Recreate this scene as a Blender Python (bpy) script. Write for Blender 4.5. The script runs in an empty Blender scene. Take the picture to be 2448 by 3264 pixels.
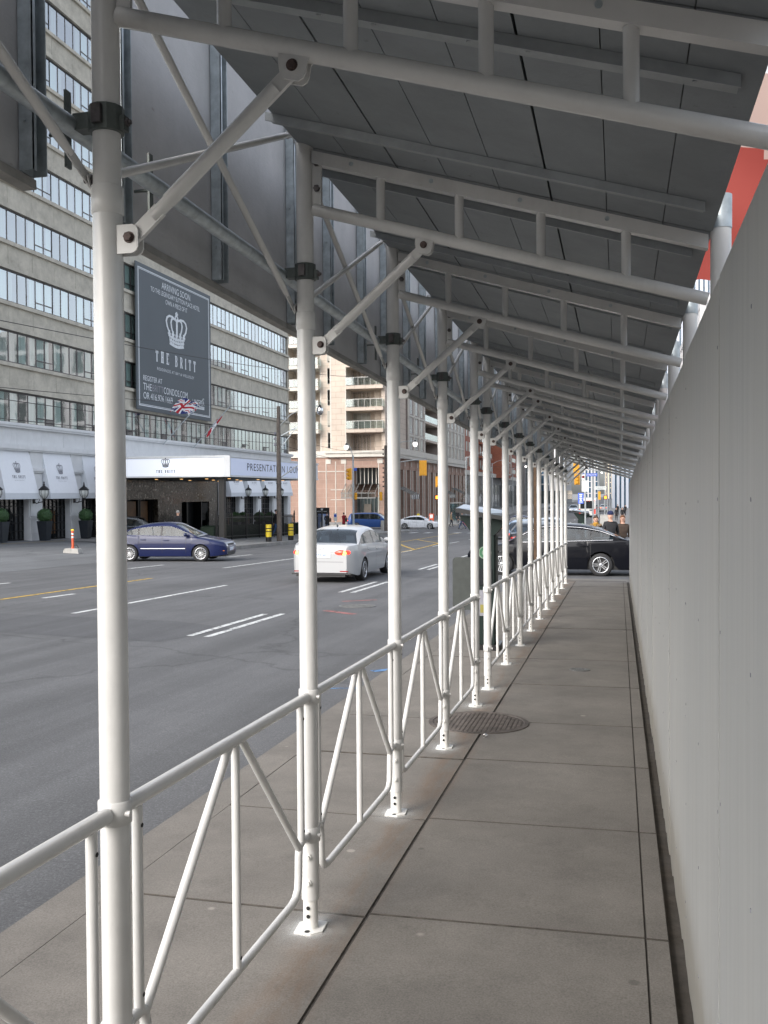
import bpy, math, random
import numpy as np
from mathutils import Vector, Matrix
random.seed(7)
PI = math.pi
S = bpy.context.scene
col = S.collection

# ---------------------------------------------------------------- helpers
class MB:
    """collects faces, builds ONE mesh object"""
    def __init__(s): s.v = []; s.f = []; s.m = []; s.sm = []
    def add(s, vs, fs, m=0, smooth=False):
        o = len(s.v); s.v += [tuple(p) for p in vs]
        for f in fs:
            s.f.append(tuple(i + o for i in f)); s.m.append(m); s.sm.append(smooth)
        return s
    def box(s, x0, x1, y0, y1, z0, z1, m=0, sl=0.0):
        # sl: z shift per unit y (for things that follow the slope)
        P = [(x, y, z + sl * y) for x in (x0, x1) for y in (y0, y1) for z in (z0, z1)]
        return s.add(P, [(0,1,3,2),(4,6,7,5),(0,4,5,1),(2,3,7,6),(0,2,6,4),(1,5,7,3)], m)
    def obox(s, c, ax, hs, m=0):
        c = Vector(c); X, Y, Z = [Vector(a).normalized() for a in ax]
        P = [c + X*sx*hs[0] + Y*sy*hs[1] + Z*sz*hs[2] for sx in (-1,1) for sy in (-1,1) for sz in (-1,1)]
        return s.add(P, [(0,1,3,2),(4,6,7,5),(0,4,5,1),(2,3,7,6),(0,2,6,4),(1,5,7,3)], m)
    def bar(s, a, b, w, h, m=0, up=(0,0,1)):
        a = Vector(a); b = Vector(b); d = b - a; L = d.length; d.normalize()
        u = Vector(up); r = d.cross(u)
        if r.length < 1e-4: r = d.cross(Vector((1,0,0)))
        r.normalize(); u = r.cross(d)
        return s.obox((a + b) / 2, (d, r, u), (L / 2, w / 2, h / 2), m)
    def tube(s, a, b, r, n=12, m=0, r2=None, caps=True):
        return s.pipe([a, b], r, n, m, caps, None if r2 is None else [r, r2])
    def pipe(s, pts, r, n=10, m=0, caps=True, rs=None):
        P = [Vector(p) for p in pts]; k = len(P); rs = rs or [r] * k
        T = []
        for i in range(k):
            d = (P[min(i+1, k-1)] - P[max(i-1, 0)]); T.append(d.normalized())
        ref = Vector((0,0,1)) if abs(T[0].z) < .9 else Vector((1,0,0))
        N = T[0].cross(ref).normalized(); vs = []
        for i in range(k):
            N = (N - T[i] * N.dot(T[i])).normalized(); B = T[i].cross(N)
            for j in range(n):
                a = 2 * PI * j / n
                vs.append(P[i] + (N * math.cos(a) + B * math.sin(a)) * rs[i])
        fs = [(i*n+j, i*n+(j+1) % n, (i+1)*n+(j+1) % n, (i+1)*n+j) for i in range(k-1) for j in range(n)]
        s.add(vs, fs, m, True)
        if caps:
            s.add(vs[:n], [tuple(range(n))[::-1]], m); s.add(vs[-n:], [tuple(range(n))], m)
        return s
    def lathe(s, prof, n=16, c=(0,0,0), m=0, smooth=True, axis='z', cap=True):
        vs = []; c = Vector(c)
        for r, z in prof:
            for j in range(n):
                a = 2 * PI * j / n; p = (r*math.cos(a), r*math.sin(a), z)
                if axis == 'x': p = (p[2], p[0], p[1])
                if axis == 'y': p = (p[0], p[2], p[1])
                vs.append(c + Vector(p))
        k = len(prof)
        fs = [(i*n+j, i*n+(j+1) % n, (i+1)*n+(j+1) % n, (i+1)*n+j) for i in range(k-1) for j in range(n)]
        s.add(vs, fs, m, smooth)
        if cap and prof[0][0] > 1e-4: s.add(vs[:n], [tuple(range(n))[::-1]], m)
        if cap and prof[-1][0] > 1e-4: s.add(vs[-n:], [tuple(range(n))], m)
        return s
    def prism(s, poly, d0, d1, plane='xy', m=0):
        # poly in the plane, extruded along the third axis
        def P(a, b, d): return {'xy': (a, b, d), 'xz': (a, d, b), 'yz': (d, a, b)}[plane]
        n = len(poly)
        vs = [P(a, b, d0) for a, b in poly] + [P(a, b, d1) for a, b in poly]
        fs = [tuple(range(n))[::-1], tuple(range(n, 2*n))] + [(i, (i+1) % n, n+(i+1) % n, n+i) for i in range(n)]
        return s.add(vs, fs, m)
    def ball(s, c, r, n=12, k=8, m=0, sc=(1,1,1)):
        prof = [(max(r*math.sin(PI*i/k), 1e-5), -r*math.cos(PI*i/k)) for i in range(k+1)]
        vs = []; c = Vector(c)
        for rr, z in prof:
            for j in range(n):
                a = 2*PI*j/n; vs.append(c + Vector((rr*math.cos(a)*sc[0], rr*math.sin(a)*sc[1], z*sc[2])))
        fs = [(i*n+j, i*n+(j+1) % n, (i+1)*n+(j+1) % n, (i+1)*n+j) for i in range(k) for j in range(n)]
        return s.add(vs, fs, m, True)
    def mesh(s, name, mats):
        me = bpy.data.meshes.new(name); me.from_pydata(s.v, [], s.f)
        for mt in (mats if isinstance(mats, (list, tuple)) else [mats]): me.materials.append(mt)
        me.polygons.foreach_set('material_index', s.m)
        me.polygons.foreach_set('use_smooth', s.sm)
        me.update()
        return me
    def build(s, name, mats, parent=None, loc=None):
        o = bpy.data.objects.new(name, s.mesh(name, mats)); col.objects.link(o)
        if parent: o.parent = parent
        if loc: o.location = loc
        return o

def fixnormals(o):
    import bmesh
    bm = bmesh.new(); bm.from_mesh(o.data); bmesh.ops.remove_doubles(bm, verts=bm.verts, dist=1e-4)
    bmesh.ops.recalc_face_normals(bm, faces=bm.faces); bm.to_mesh(o.data); bm.free()

def thing(name, label, cat, loc=(0,0,0), rz=0.0, group=None):
    o = bpy.data.objects.new(name, None); o.empty_display_size = .2; col.objects.link(o)
    o.location = loc; o.rotation_euler = (0, 0, rz); o['label'] = label; o['category'] = cat
    if group: o['group'] = group
    return o
def tag(o, label, cat, group=None):
    o['label'] = label; o['category'] = cat
    if group: o['group'] = group
    return o
def struct(o): o['kind'] = 'structure'; return o
def dup(root, loc=None, rz=None, label=None, parent=None):
    c = root.copy(); col.objects.link(c)
    if loc is not None: c.location = loc
    if rz is not None: c.rotation_euler = (0, 0, rz)
    if label: c['label'] = label
    if parent: c.parent = parent
    for ch in root.children:
        a = ch.copy(); col.objects.link(a); a.parent = c
        for g in ch.children:
            b = g.copy(); col.objects.link(b); b.parent = a
    return c
ORD = ['nearest','second nearest','third','fourth','fifth','sixth','seventh','eighth','ninth','tenth','eleventh','twelfth','thirteenth','fourteenth','fifteenth','sixteenth','seventeenth','eighteenth','nineteenth','twentieth']

SLP = .0204
def G(y): return -SLP * y if y < 100 else -SLP * 100 - .0012 * (y - 100)   # street falls away, then levels out
def rz2(dx, dy): return math.atan2(dy, dx)

# ---------------------------------------------------------------- materials
def newmat(name):
    m = bpy.data.materials.new(name); m.use_nodes = True
    nt = m.node_tree; b = nt.nodes['Principled BSDF']
    return m, nt, b
def N(nt, t, **k):
    n = nt.nodes.new(t)
    for a, v in k.items():
        if a in n.inputs: n.inputs[a].default_value = v
        else: setattr(n, a, v)
    return n
def pos(nt, scale=(1,1,1), obj=False):
    mp = N(nt, 'ShaderNodeMapping'); mp.inputs['Scale'].default_value = scale
    if obj: nt.links.new(N(nt, 'ShaderNodeTexCoord').outputs['Object'], mp.inputs['Vector'])
    else: nt.links.new(N(nt, 'ShaderNodeNewGeometry').outputs['Position'], mp.inputs['Vector'])
    return mp.outputs['Vector']
def noise(nt, vec, scale, detail=5, rough=.6):
    n = N(nt, 'ShaderNodeTexNoise'); n.inputs['Scale'].default_value = scale; n.inputs['Detail'].default_value = detail
    n.inputs['Roughness'].default_value = rough; nt.links.new(vec, n.inputs['Vector']); return n.outputs['Fac']
def ramp(nt, fac, stops):
    r = N(nt, 'ShaderNodeValToRGB'); e = r.color_ramp.elements
    while len(e) < len(stops): e.new(.5)
    for i, (p, c) in enumerate(stops):
        e[i].position = p; e[i].color = (c if len(c) == 4 else tuple(c) + (1,))
    nt.links.new(fac, r.inputs['Fac']); return r.outputs['Color']
def mix(nt, fac, a, b, mode='MIX'):
    n = N(nt, 'ShaderNodeMix', data_type='RGBA', blend_type=mode)
    for sock, v in ((n.inputs[0], fac), (n.inputs[6], a), (n.inputs[7], b)):
        if hasattr(v, 'links') or hasattr(v, 'is_linked'): nt.links.new(v, sock)
        elif isinstance(v, (int, float)): sock.default_value = v
        else: sock.default_value = tuple(v) + (1,) if len(v) == 3 else v
    return n.outputs[2]
def math_(nt, op, a, b=None):
    n = N(nt, 'ShaderNodeMath', operation=op)
    for i, v in enumerate((a, b)):
        if v is None: continue
        if hasattr(v, 'is_linked'): nt.links.new(v, n.inputs[i])
        else: n.inputs[i].default_value = v
    return n.outputs[0]
def bump(nt, b, h, strength=.3, dist=.01):
    n = N(nt, 'ShaderNodeBump'); n.inputs['Strength'].default_value = strength; n.inputs['Distance'].default_value = dist
    nt.links.new(h, n.inputs['Height']); nt.links.new(n.outputs['Normal'], b.inputs['Normal'])
def g3(v): return (v, v, v)
def pm(name, c, rough=.5, metal=0, var=.12, scale=6, bmp=0, bscale=60, coat=0, emis=None, est=1, spec=.5, dirt=0, chip=0):
    m, nt, b = newmat(name)
    b.inputs['Roughness'].default_value = rough; b.inputs['Metallic'].default_value = metal
    b.inputs['Specular IOR Level'].default_value = spec
    if coat: b.inputs['Coat Weight'].default_value = coat; b.inputs['Coat Roughness'].default_value = .04
    v = pos(nt)
    f = noise(nt, v, scale)
    lo = tuple(max(x * (1 - var), 0) for x in c); hi = tuple(min(x * (1 + var), 1) for x in c)
    colr = ramp(nt, f, [(.3, lo), (.7, hi)])
    if dirt:
        d = noise(nt, pos(nt, (1, 1, .25)), 3.2, 8, .75)
        dm = ramp(nt, d, [(.5, g3(1)), (.75, g3(1 - dirt))])
        colr = mix(nt, 1.0, colr, dm, 'MULTIPLY')
    if chip:
        ck = ramp(nt, noise(nt, pos(nt, (1, 1, .6)), 24, 8, .8), [(.685, g3(0)), (.71, g3(1))]); big_ = ramp(nt, noise(nt, v, 2.2, 3), [(.45, g3(0)), (.6, g3(1))])
        colr = mix(nt, math_(nt, 'MULTIPLY', math_(nt, 'MULTIPLY', ck, big_), chip), colr, (.16,.12,.09))
    nt.links.new(colr, b.inputs['Base Color'])
    if bmp: bump(nt, b, noise(nt, v, bscale, 4), bmp, .004)
    if emis: b.inputs['Emission Color'].default_value = tuple(emis) + (1,); b.inputs['Emission Strength'].default_value = est
    return m

M = {}
M['white'] = pm('white_enamel', (.575,.57,.555), .27, var=.05, scale=9, bmp=.14, bscale=35, dirt=.16, chip=.7)
M['white_in'] = pm('white_inner_tube', (.68,.67,.64), .4, var=.1, scale=12, bmp=.15, dirt=.25)
M['bolt'] = pm('bolt_steel', (.11,.10,.10), .45, .8, var=.3, scale=40)
M['rustbolt'] = pm('rusty_bolt', (.085,.058,.052), .6, .3, var=.4, scale=50)
M['hole'] = pm('drilled_hole', (.012,.012,.012), .8)
M['galv'] = pm('galvanised_steel', (.37,.41,.43), .42, .5, var=.25, scale=22, bmp=.1)
M['clamp'] = pm('grey_green_clamp', (.085,.098,.092), .5, .3, var=.25, scale=20, bmp=.15)
M['darkgreen'] = pm('dark_green_metal', (.009,.017,.015), .55, 0, var=.15, spec=.2)
M['black'] = pm('black_metal', (.014,.014,.015), .35, .3, var=.15)
M['rubber'] = pm('tyre_rubber', (.018,.018,.019), .75, var=.2, scale=30)
M['chrome'] = pm('bright_metal', (.72,.72,.73), .16, 1, var=.05)
M['alloy'] = pm('alloy_wheel', (.60,.61,.63), .25, .8, var=.06)
M['plastic'] = pm('black_plastic', (.02,.02,.021), .5, var=.1)
M['whitestone'] = pm('white_painted_stone', (.66,.67,.68), .6, var=.05, scale=2, bmp=.08, dirt=.10)
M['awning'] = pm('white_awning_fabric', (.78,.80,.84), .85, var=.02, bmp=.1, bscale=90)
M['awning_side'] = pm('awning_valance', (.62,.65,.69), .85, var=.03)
M['ink'] = pm('grey_ink', (.09,.10,.12), .7)
M['inkdark'] = pm('navy_ink', (.025,.03,.06), .7)
M['inksilver'] = pm('silver_ink', (.62,.65,.68), .6)
M['inkgrey'] = pm('mid_grey_ink', (.22,.22,.25), .6)
M['billboard'] = pm('charcoal_banner', (.072,.086,.098), .6, var=.05, scale=.5)
M['leaf'] = pm('box_leaf', (.035,.085,.028), .6, var=.4, scale=18, bmp=.8, bscale=60)
M['hedge'] = pm('dark_hedge', (.012,.028,.014), .7, var=.5, scale=14, bmp=.8, bscale=50)
M['planter'] = pm('slate_planter', (.020,.025,.032), .45, var=.15)
M['orange'] = pm('orange_plastic', (.62,.085,.025), .45, var=.08, scale=10)
M['conc'] = pm('plain_concrete', (.34,.33,.31), .85, var=.12, scale=9, bmp=.3, dirt=.25)
M['yellow'] = pm('yellow_paint', (.62,.46,.02), .5, var=.12, scale=8, dirt=.15)
M['sigyellow'] = pm('signal_yellow', (.70,.33,.012), .45, var=.06)
M['wood_pole'] = pm('weathered_pole', (.10,.085,.075), .9, var=.35, scale=7, bmp=.4, bscale=20, dirt=.3)
M['brown_pole'] = pm('brown_pole', (.075,.045,.025), .9, var=.35, scale=7, bmp=.4, bscale=20)
M['grey_pole'] = pm('grey_steel_pole', (.33,.35,.36), .5, .4, var=.1)
M['globe'] = pm('lit_globe', (.9,.9,.88), .3, emis=(1,.96,.9), est=2.6)
M['redlight'] = pm('red_signal', (.5,.02,.01), .3, emis=(1,.06,.03), est=5)
M['orangelight'] = pm('orange_hand_signal', (.6,.2,.02), .3, emis=(1,.22,.02), est=5)
M['offlight'] = pm('unlit_lens', (.03,.02,.015), .3)
M['tail_on'] = pm('lit_tail_lamp', (.5,.02,.015), .15, emis=(1,.045,.02), est=2.4, coat=.5)
M['tail_hot'] = pm('hot_tail_lamp', (.8,.3,.05), .15, emis=(1,.42,.10), est=5)
M['tail_off'] = pm('tail_lamp', (.30,.012,.012), .12, coat=.5)
M['head'] = pm('headlamp', (.72,.74,.78), .08, .3, coat=1)
M['head_on'] = pm('lit_headlamp', (.9,.9,.9), .1, emis=(1,.95,.9), est=6)
M['amber'] = pm('amber_marker', (.6,.17,.02), .2, coat=.5)
M['plate'] = pm('licence_plate', (.62,.66,.74), .5)
M['warmlamp'] = pm('warm_downlight', (.9,.7,.4), .4, emis=(1,.55,.2), est=2)
M['skin'] = pm('skin', (.50,.30,.22), .55, var=.06)
M['sign_blue'] = pm('blue_sign', (.05,.11,.48), .5)
M['sign_white'] = pm('white_sign', (.62,.64,.62), .5, var=.05)
M['red'] = pm('red_paint', (.45,.02,.02), .4)
M['ink_white'] = pm('white_ink', (.8,.8,.8), .6)
M['greenlogo'] = pm('green_logo', (.02,.11,.045), .5)
M['wire'] = pm('cable', (.02,.02,.022), .6)

def glassmat(name, tint=(.8,.86,.88), refl=.22, rough=.03, wob=0):
    m, nt, b = newmat(name); nt.nodes.remove(b)
    out = nt.nodes['Material Output']
    t = N(nt, 'ShaderNodeBsdfTransparent'); t.inputs['Color'].default_value = tint + (1,)
    g = N(nt, 'ShaderNodeBsdfGlossy'); g.inputs['Roughness'].default_value = rough; g.inputs['Color'].default_value = (.95,.98,1,1)
    lw = N(nt, 'ShaderNodeLayerWeight'); lw.inputs['Blend'].default_value = .5
    pw = math_(nt, 'MULTIPLY', math_(nt, 'POWER', lw.outputs['Facing'], 4.0), .8)
    a = N(nt, 'ShaderNodeMath', operation='ADD'); a.use_clamp = True; a.inputs[1].default_value = refl
    nt.links.new(pw, a.inputs[0])
    if wob:
        bn = N(nt, 'ShaderNodeBump'); bn.inputs['Strength'].default_value = wob; bn.inputs['Distance'].default_value = .05
        nt.links.new(noise(nt, pos(nt), 1.6, 2, .5), bn.inputs['Height']); nt.links.new(bn.outputs['Normal'], g.inputs['Normal'])
    mx = N(nt, 'ShaderNodeMixShader'); nt.links.new(a.outputs[0], mx.inputs[0]); nt.links.new(t.outputs[0], mx.inputs[1]); nt.links.new(g.outputs[0], mx.inputs[2])
    nt.links.new(mx.outputs[0], out.inputs['Surface'])
    return m
M['glass'] = glassmat('window_glass', (.86,.95,.94), .30, .03, .025)
M['carglass'] = glassmat('car_glass', (.30,.36,.39), .04)
M['clear'] = glassmat('clear_rail_glass', (.72,.80,.80), .10, .05)
M['darkglass'] = pm('dark_glazing', (.012,.014,.016), .06, var=.2, spec=.8)
M['tealglass'] = pm('teal_glazing', (.02,.075,.085), .06, var=.3, scale=.8, spec=.8)
M['blueglass'] = pm('blue_glazing', (.045,.085,.13), .08, var=.4, scale=.5, spec=.8)
def curtain(name, c):
    m, nt, b = newmat(name); v = pos(nt, (1, 26, .3))
    colr = ramp(nt, noise(nt, v, 1, 3), [(.25, tuple(x*.55 for x in c)), (.75, c)])  # darker vertical streaks put the shading of the folds into the colour
    nt.links.new(colr, b.inputs['Base Color']); b.inputs['Roughness'].default_value = .9
    return m
M['curt'] = curtain('sheer_curtain', (.50,.58,.55)); M['curt2'] = curtain('lined_curtain', (.36,.38,.35))
M['room'] = pm('dark_room', (.16,.155,.145), .9)

def carpaint(name, c, metal=.3, coat=.65):
    m, nt, b = newmat(name)
    b.inputs['Base Color'].default_value = c + (1,); b.inputs['Metallic'].default_value = metal
    b.inputs['Roughness'].default_value = .32; b.inputs['Coat Weight'].default_value = coat; b.inputs['Coat Roughness'].default_value = .03; b.inputs['Specular IOR Level'].default_value = .3 if coat > .5 else .12
    d = noise(nt, pos(nt), 4, 6, .7); r = N(nt, 'ShaderNodeMapRange'); r.inputs[3].default_value = .25; r.inputs[4].default_value = .42
    nt.links.new(d, r.inputs[0]); nt.links.new(r.outputs[0], b.inputs['Roughness'])
    return m
M['p_white'] = carpaint('white_car_paint', (.39,.395,.40), 0); M['p_blue'] = carpaint('blue_car_paint', (.004,.009,.052), .0)
M['p_black'] = carpaint('black_car_paint', (.003,.0035,.006), 0, .35); M['p_van'] = carpaint('mid_blue_paint', (.02,.065,.22), .3)
M['p_silver'] = carpaint('silver_car_paint', (.50,.54,.60), .5); M['p_lblue'] = carpaint('light_blue_paint', (.16,.27,.42), .4)
M['p_dark'] = carpaint('dark_grey_paint', (.02,.021,.024), .3)

# --- asphalt with patches, cracks and stones
def asphalt(name, base):
    m, nt, b = newmat(name); v = pos(nt)
    big = ramp(nt, noise(nt, v, .35, 6, .65), [(.3, tuple(x*.80 for x in base)), (.7, tuple(x*1.15 for x in base))])
    streak = ramp(nt, noise(nt, pos(nt, (2.2, .08, 1)), 1.0, 5, .6), [(.35, g3(.80)), (.65, g3(1.10))])
    c = mix(nt, 1, big, streak, 'MULTIPLY')
    st = ramp(nt, noise(nt, v, 70, 2, .7), [(.35, g3(.45)), (.62, g3(1.15)), (.72, g3(2.2))])
    c = mix(nt, .5, c, st, 'MULTIPLY')
    oil = ramp(nt, noise(nt, pos(nt, (1, .35, 1)), .9, 8, .75), [(.62, g3(1)), (.74, g3(.62))]); c = mix(nt, .8, c, oil, 'MULTIPLY')
    vo = N(nt, 'ShaderNodeTexVoronoi', feature='DISTANCE_TO_EDGE'); vo.inputs['Scale'].default_value = .13
    wv = N(nt, 'ShaderNodeVectorMath', operation='ADD'); nn = N(nt, 'ShaderNodeTexNoise'); nn.inputs['Scale'].default_value = 1.3; nn.inputs['Detail'].default_value = 6
    nt.links.new(v, nn.inputs['Vector']); nt.links.new(v, wv.inputs[0]); nt.links.new(nn.outputs['Color'], wv.inputs[1]); nt.links.new(wv.outputs[0], vo.inputs['Vector'])
    cr = ramp(nt, vo.outputs['Distance'], [(.0, g3(.45)), (.0025, g3(.6)), (.005, g3(1))])
    c = mix(nt, .6, c, cr, 'MULTIPLY')
    nt.links.new(c, b.inputs['Base Color']); b.inputs['Roughness'].default_value = .82
    bump(nt, b, noise(nt, v, 110, 3, .7), .5, .006)
    return m
M['asphalt'] = asphalt('asphalt', (.106,.107,.110)); M['asphalt2'] = asphalt('worn_forecourt', (.15,.155,.16))
M['patch'] = asphalt('asphalt_patch', (.085,.086,.09))

def concrete(name, base, rust=False):
    m, nt, b = newmat(name); v = pos(nt)
    c = ramp(nt, noise(nt, v, 1.1, 8, .68), [(.3, tuple(x*.78 for x in base)), (.7, tuple(x*1.14 for x in base))])
    c = mix(nt, .9, c, ramp(nt, noise(nt, v, 130, 3, .75), [(.3, g3(.66)), (.7, g3(1.22))]), 'MULTIPLY')
    blot = ramp(nt, noise(nt, v, 2.6, 9, .74), [(.34, g3(.80)), (.56, g3(1.02))])
    c = mix(nt, .8, c, blot, 'MULTIPLY')
    # gum and paint specks
    vo = N(nt, 'ShaderNodeTexVoronoi'); vo.inputs['Scale'].default_value = 2.6; nt.links.new(v, vo.inputs['Vector'])
    sp = ramp(nt, vo.outputs['Distance'], [(.045, g3(1)), (.065, g3(0))])
    pick = ramp(nt, vo.outputs['Color'], [(.62, g3(0)), (.64, g3(1))])
    c = mix(nt, math_(nt, 'MULTIPLY', math_(nt, 'MULTIPLY', sp, pick), .75), c, tuple(x*1.7 for x in base))
    pick2 = ramp(nt, vo.outputs['Color'], [(.30, g3(1)), (.32, g3(0))])
    c = mix(nt, math_(nt, 'MULTIPLY', math_(nt, 'MULTIPLY', sp, pick2), .55), c, tuple(x*.4 for x in base))
    if rust:
        sx = N(nt, 'ShaderNodeSeparateXYZ'); nt.links.new(v, sx.inputs[0])
        d = math_(nt, 'ABSOLUTE', math_(nt, 'ADD', sx.outputs['X'], 1.13))
        band = ramp(nt, d, [(.0, g3(1)), (.07, g3(.8)), (.16, g3(0))])
        rn = ramp(nt, noise(nt, pos(nt, (3, .5, 1)), 1.6, 6, .7), [(.42, g3(0)), (.66, g3(1))])
        c = mix(nt, math_(nt, 'MULTIPLY', math_(nt, 'MULTIPLY', band, rn), .55), c, (.17,.085,.035))
    nt.links.new(c, b.inputs['Base Color']); b.inputs['Roughness'].default_value = .88
    bump(nt, b, noise(nt, v, 160, 4, .7), .35, .003)
    return m
M['slab'] = concrete('sidewalk_concrete', (.184,.168,.148), True); M['kerb'] = concrete('kerb_concrete', (.26,.25,.235))
M['farwalk'] = concrete('far_pavement_concrete', (.24,.24,.235)); M['dirt'] = pm('dirt', (.075,.063,.05), .95, var=.3, scale=14, bmp=.4)
M['joint'] = pm('joint_grit', (.060,.052,.044), .95, var=.4, scale=30)
M['hotelconc'] = concrete('stained_precast', (.53,.495,.42))

def plywood(name, base):
    m, nt, b = newmat(name); v = pos(nt)
    gr = noise(nt, pos(nt, (14, 14, .55)), 2.0, 6, .65)
    c = ramp(nt, gr, [(.25, tuple(x*.90 for x in base)), (.75, tuple(x*1.07 for x in base))])
    c = mix(nt, .85, c, ramp(nt, noise(nt, pos(nt, (1.1, 1.1, .22)), 1.7, 7, .65), [(.3, (.91,.925,.94)), (.7, (1.06,1.05,1.02))]), 'MULTIPLY')
    sl = ramp(nt, noise(nt, pos(nt, (40, 40, .8)), 1.4, 2, .5), [(.30, g3(.80)), (.36, g3(1))])
    c = mix(nt, .5, c, sl, 'MULTIPLY')
    oi = N(nt, 'ShaderNodeObjectInfo'); tone = ramp(nt, oi.outputs['Random'], [(0, (.90,.91,.92)), (1, (1.06,1.05,1.04))]); c = mix(nt, 1, c, tone, 'MULTIPLY')
    sx = N(nt, 'ShaderNodeSeparateXYZ'); nt.links.new(v, sx.inputs[0])
    hgt = math_(nt, 'ADD', sx.outputs['Z'], math_(nt, 'MULTIPLY', sx.outputs['Y'], .0204))
    foot = ramp(nt, math_(nt, 'ADD', hgt, math_(nt, 'MULTIPLY', noise(nt, pos(nt, (9, 9, 3)), 1, 6, .75), -.35)), [(0, (.62,.57,.50)), (.10, (.86,.84,.81)), (.22, g3(1))]); c = mix(nt, .8, c, foot, 'MULTIPLY')
    scf = ramp(nt, noise(nt, pos(nt, (3, 3, 7)), 2.3, 7, .8), [(.66, g3(1)), (.72, g3(.86))]); c = mix(nt, .8, c, scf, 'MULTIPLY')
    nt.links.new(c, b.inputs['Base Color']); b.inputs['Roughness'].default_value = .45
    bump(nt, b, gr, .35, .004)
    return m
M['ply'] = plywood('grey_painted_plywood', (.395,.395,.385))
def osb(name, base, base2):
    m, nt, b = newmat(name); v = pos(nt)
    c = ramp(nt, noise(nt, pos(nt, (3, 3, 3)), 1.2, 7, .7), [(.3, tuple(x*.85 for x in base)), (.7, tuple(x*1.1 for x in base))])
    mk = ramp(nt, noise(nt, pos(nt, (7, 7, 24)), 1.3, 6, .75), [(.63, g3(0)), (.72, g3(1))])
    c = mix(nt, math_(nt, 'MULTIPLY', mk, .55), c, base2)
    nt.links.new(c, b.inputs['Base Color']); b.inputs['Roughness'].default_value = .7
    bump(nt, b, noise(nt, pos(nt, (20, 20, 60)), 1.5, 5, .7), .4, .004)
    return m
M['fascia'] = osb('primed_fascia_board', (.42,.415,.415), (.20,.165,.14))
M['deck'] = osb('grey_deck_board', (.238,.258,.270), (.12,.125,.128))
M['batten'] = pm('grey_batten', (.30,.32,.33), .5, var=.12, scale=14, bmp=.2)
M['lip'] = pm('raw_lip_board', (.24,.235,.22), .8, var=.2, scale=12, bmp=.3)

def brick(name, c1, c2, mortar, sc=1.0):
    m, nt, b = newmat(name)
    g = N(nt, 'ShaderNodeNewGeometry'); sx = N(nt, 'ShaderNodeSeparateXYZ'); nt.links.new(g.outputs['Position'], sx.inputs[0])
    cx = N(nt, 'ShaderNodeCombineXYZ'); nt.links.new(math_(nt, 'ADD', sx.outputs['X'], sx.outputs['Y']), cx.inputs[0]); nt.links.new(sx.outputs['Z'], cx.inputs[1])
    br = N(nt, 'ShaderNodeTexBrick'); br.inputs['Scale'].default_value = sc
    br.inputs['Color1'].default_value = c1 + (1,); br.inputs['Color2'].default_value = c2 + (1,); br.inputs['Mortar'].default_value = mortar + (1,)
    br.inputs['Mortar Size'].default_value = .012; br.inputs['Brick Width'].default_value = .5; br.inputs['Row Height'].default_value = .25
    nt.links.new(cx.outputs[0], br.inputs['Vector'])
    c = mix(nt, .8, br.outputs['Color'], ramp(nt, noise(nt, pos(nt), .5, 6), [(.3, g3(.82)), (.7, g3(1.12))]), 'MULTIPLY')
    nt.links.new(c, b.inputs['Base Color']); b.inputs['Roughness'].default_value = .85
    return m
M['beige'] = brick('beige_precast', (.50,.42,.35), (.48,.405,.34), (.38,.32,.27), .35)
M['pinkstone'] = brick('pink_granite', (.31,.20,.155), (.29,.19,.15), (.34,.24,.195), .42)
M['redbrick'] = brick('red_brick', (.30,.105,.06), (.27,.09,.055), (.24,.12,.08), 1.6)
M['mauve'] = brick('mauve_precast', (.36,.305,.28), (.35,.295,.27), (.28,.24,.22), .4)
M['trim'] = pm('pale_stone_trim', (.50,.47,.42), .7, var=.08, scale=1.5)
M['greystone'] = pm('grey_stone', (.20,.195,.19), .8, var=.15, scale=.8)
# ---- lettering (built-in font turned into meshes)
def txt(parent, name, s, size, loc, rot, m, sx=1.0, ext=.0, align='CENTER', sp=1.0):
    cu = bpy.data.curves.new('t', 'FONT'); cu.body = s; cu.size = size; cu.align_x = align; cu.align_y = 'CENTER'; cu.extrude = ext; cu.space_character = sp; cu.resolution_u = 3
    o = bpy.data.objects.new('t', cu); col.objects.link(o)
    bpy.context.view_layer.update()
    me = bpy.data.meshes.new_from_object(o.evaluated_get(bpy.context.evaluated_depsgraph_get()))
    bpy.data.objects.remove(o); me.materials.clear(); me.materials.append(m)
    r = bpy.data.objects.new(name, me); col.objects.link(r)
    if parent: r.parent = parent
    r.location = loc; r.rotation_euler = rot; r.scale = (sx, 1, 1)
    return r
# ================================================================ camera
PSI, PIT, ROL, HCAM = .2426, .0197, -.0067, 1.6986
Fv = Vector((-math.sin(PSI)*math.cos(PIT), math.cos(PSI)*math.cos(PIT), -math.sin(PIT)))
Rv = Vector((math.cos(PSI), math.sin(PSI), 0)); Uv = Rv.cross(Fv)
R2 = Rv*math.cos(ROL) + Uv*math.sin(ROL); U2 = Uv*math.cos(ROL) - Rv*math.sin(ROL)
cam = bpy.data.cameras.new('camera'); co = bpy.data.objects.new('camera', cam); col.objects.link(co); S.camera = co
mw = Matrix.Identity(4)
for i in range(3): mw[i][0] = R2[i]; mw[i][1] = U2[i]; mw[i][2] = -Fv[i]
mw[0][3], mw[1][3], mw[2][3] = 0, 0, HCAM
co.matrix_world = mw
cam.sensor_fit = 'VERTICAL'; cam.sensor_height = 24; cam.lens = 2050/2212*24
cam.clip_start = .05; cam.clip_end = 6000

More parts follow.
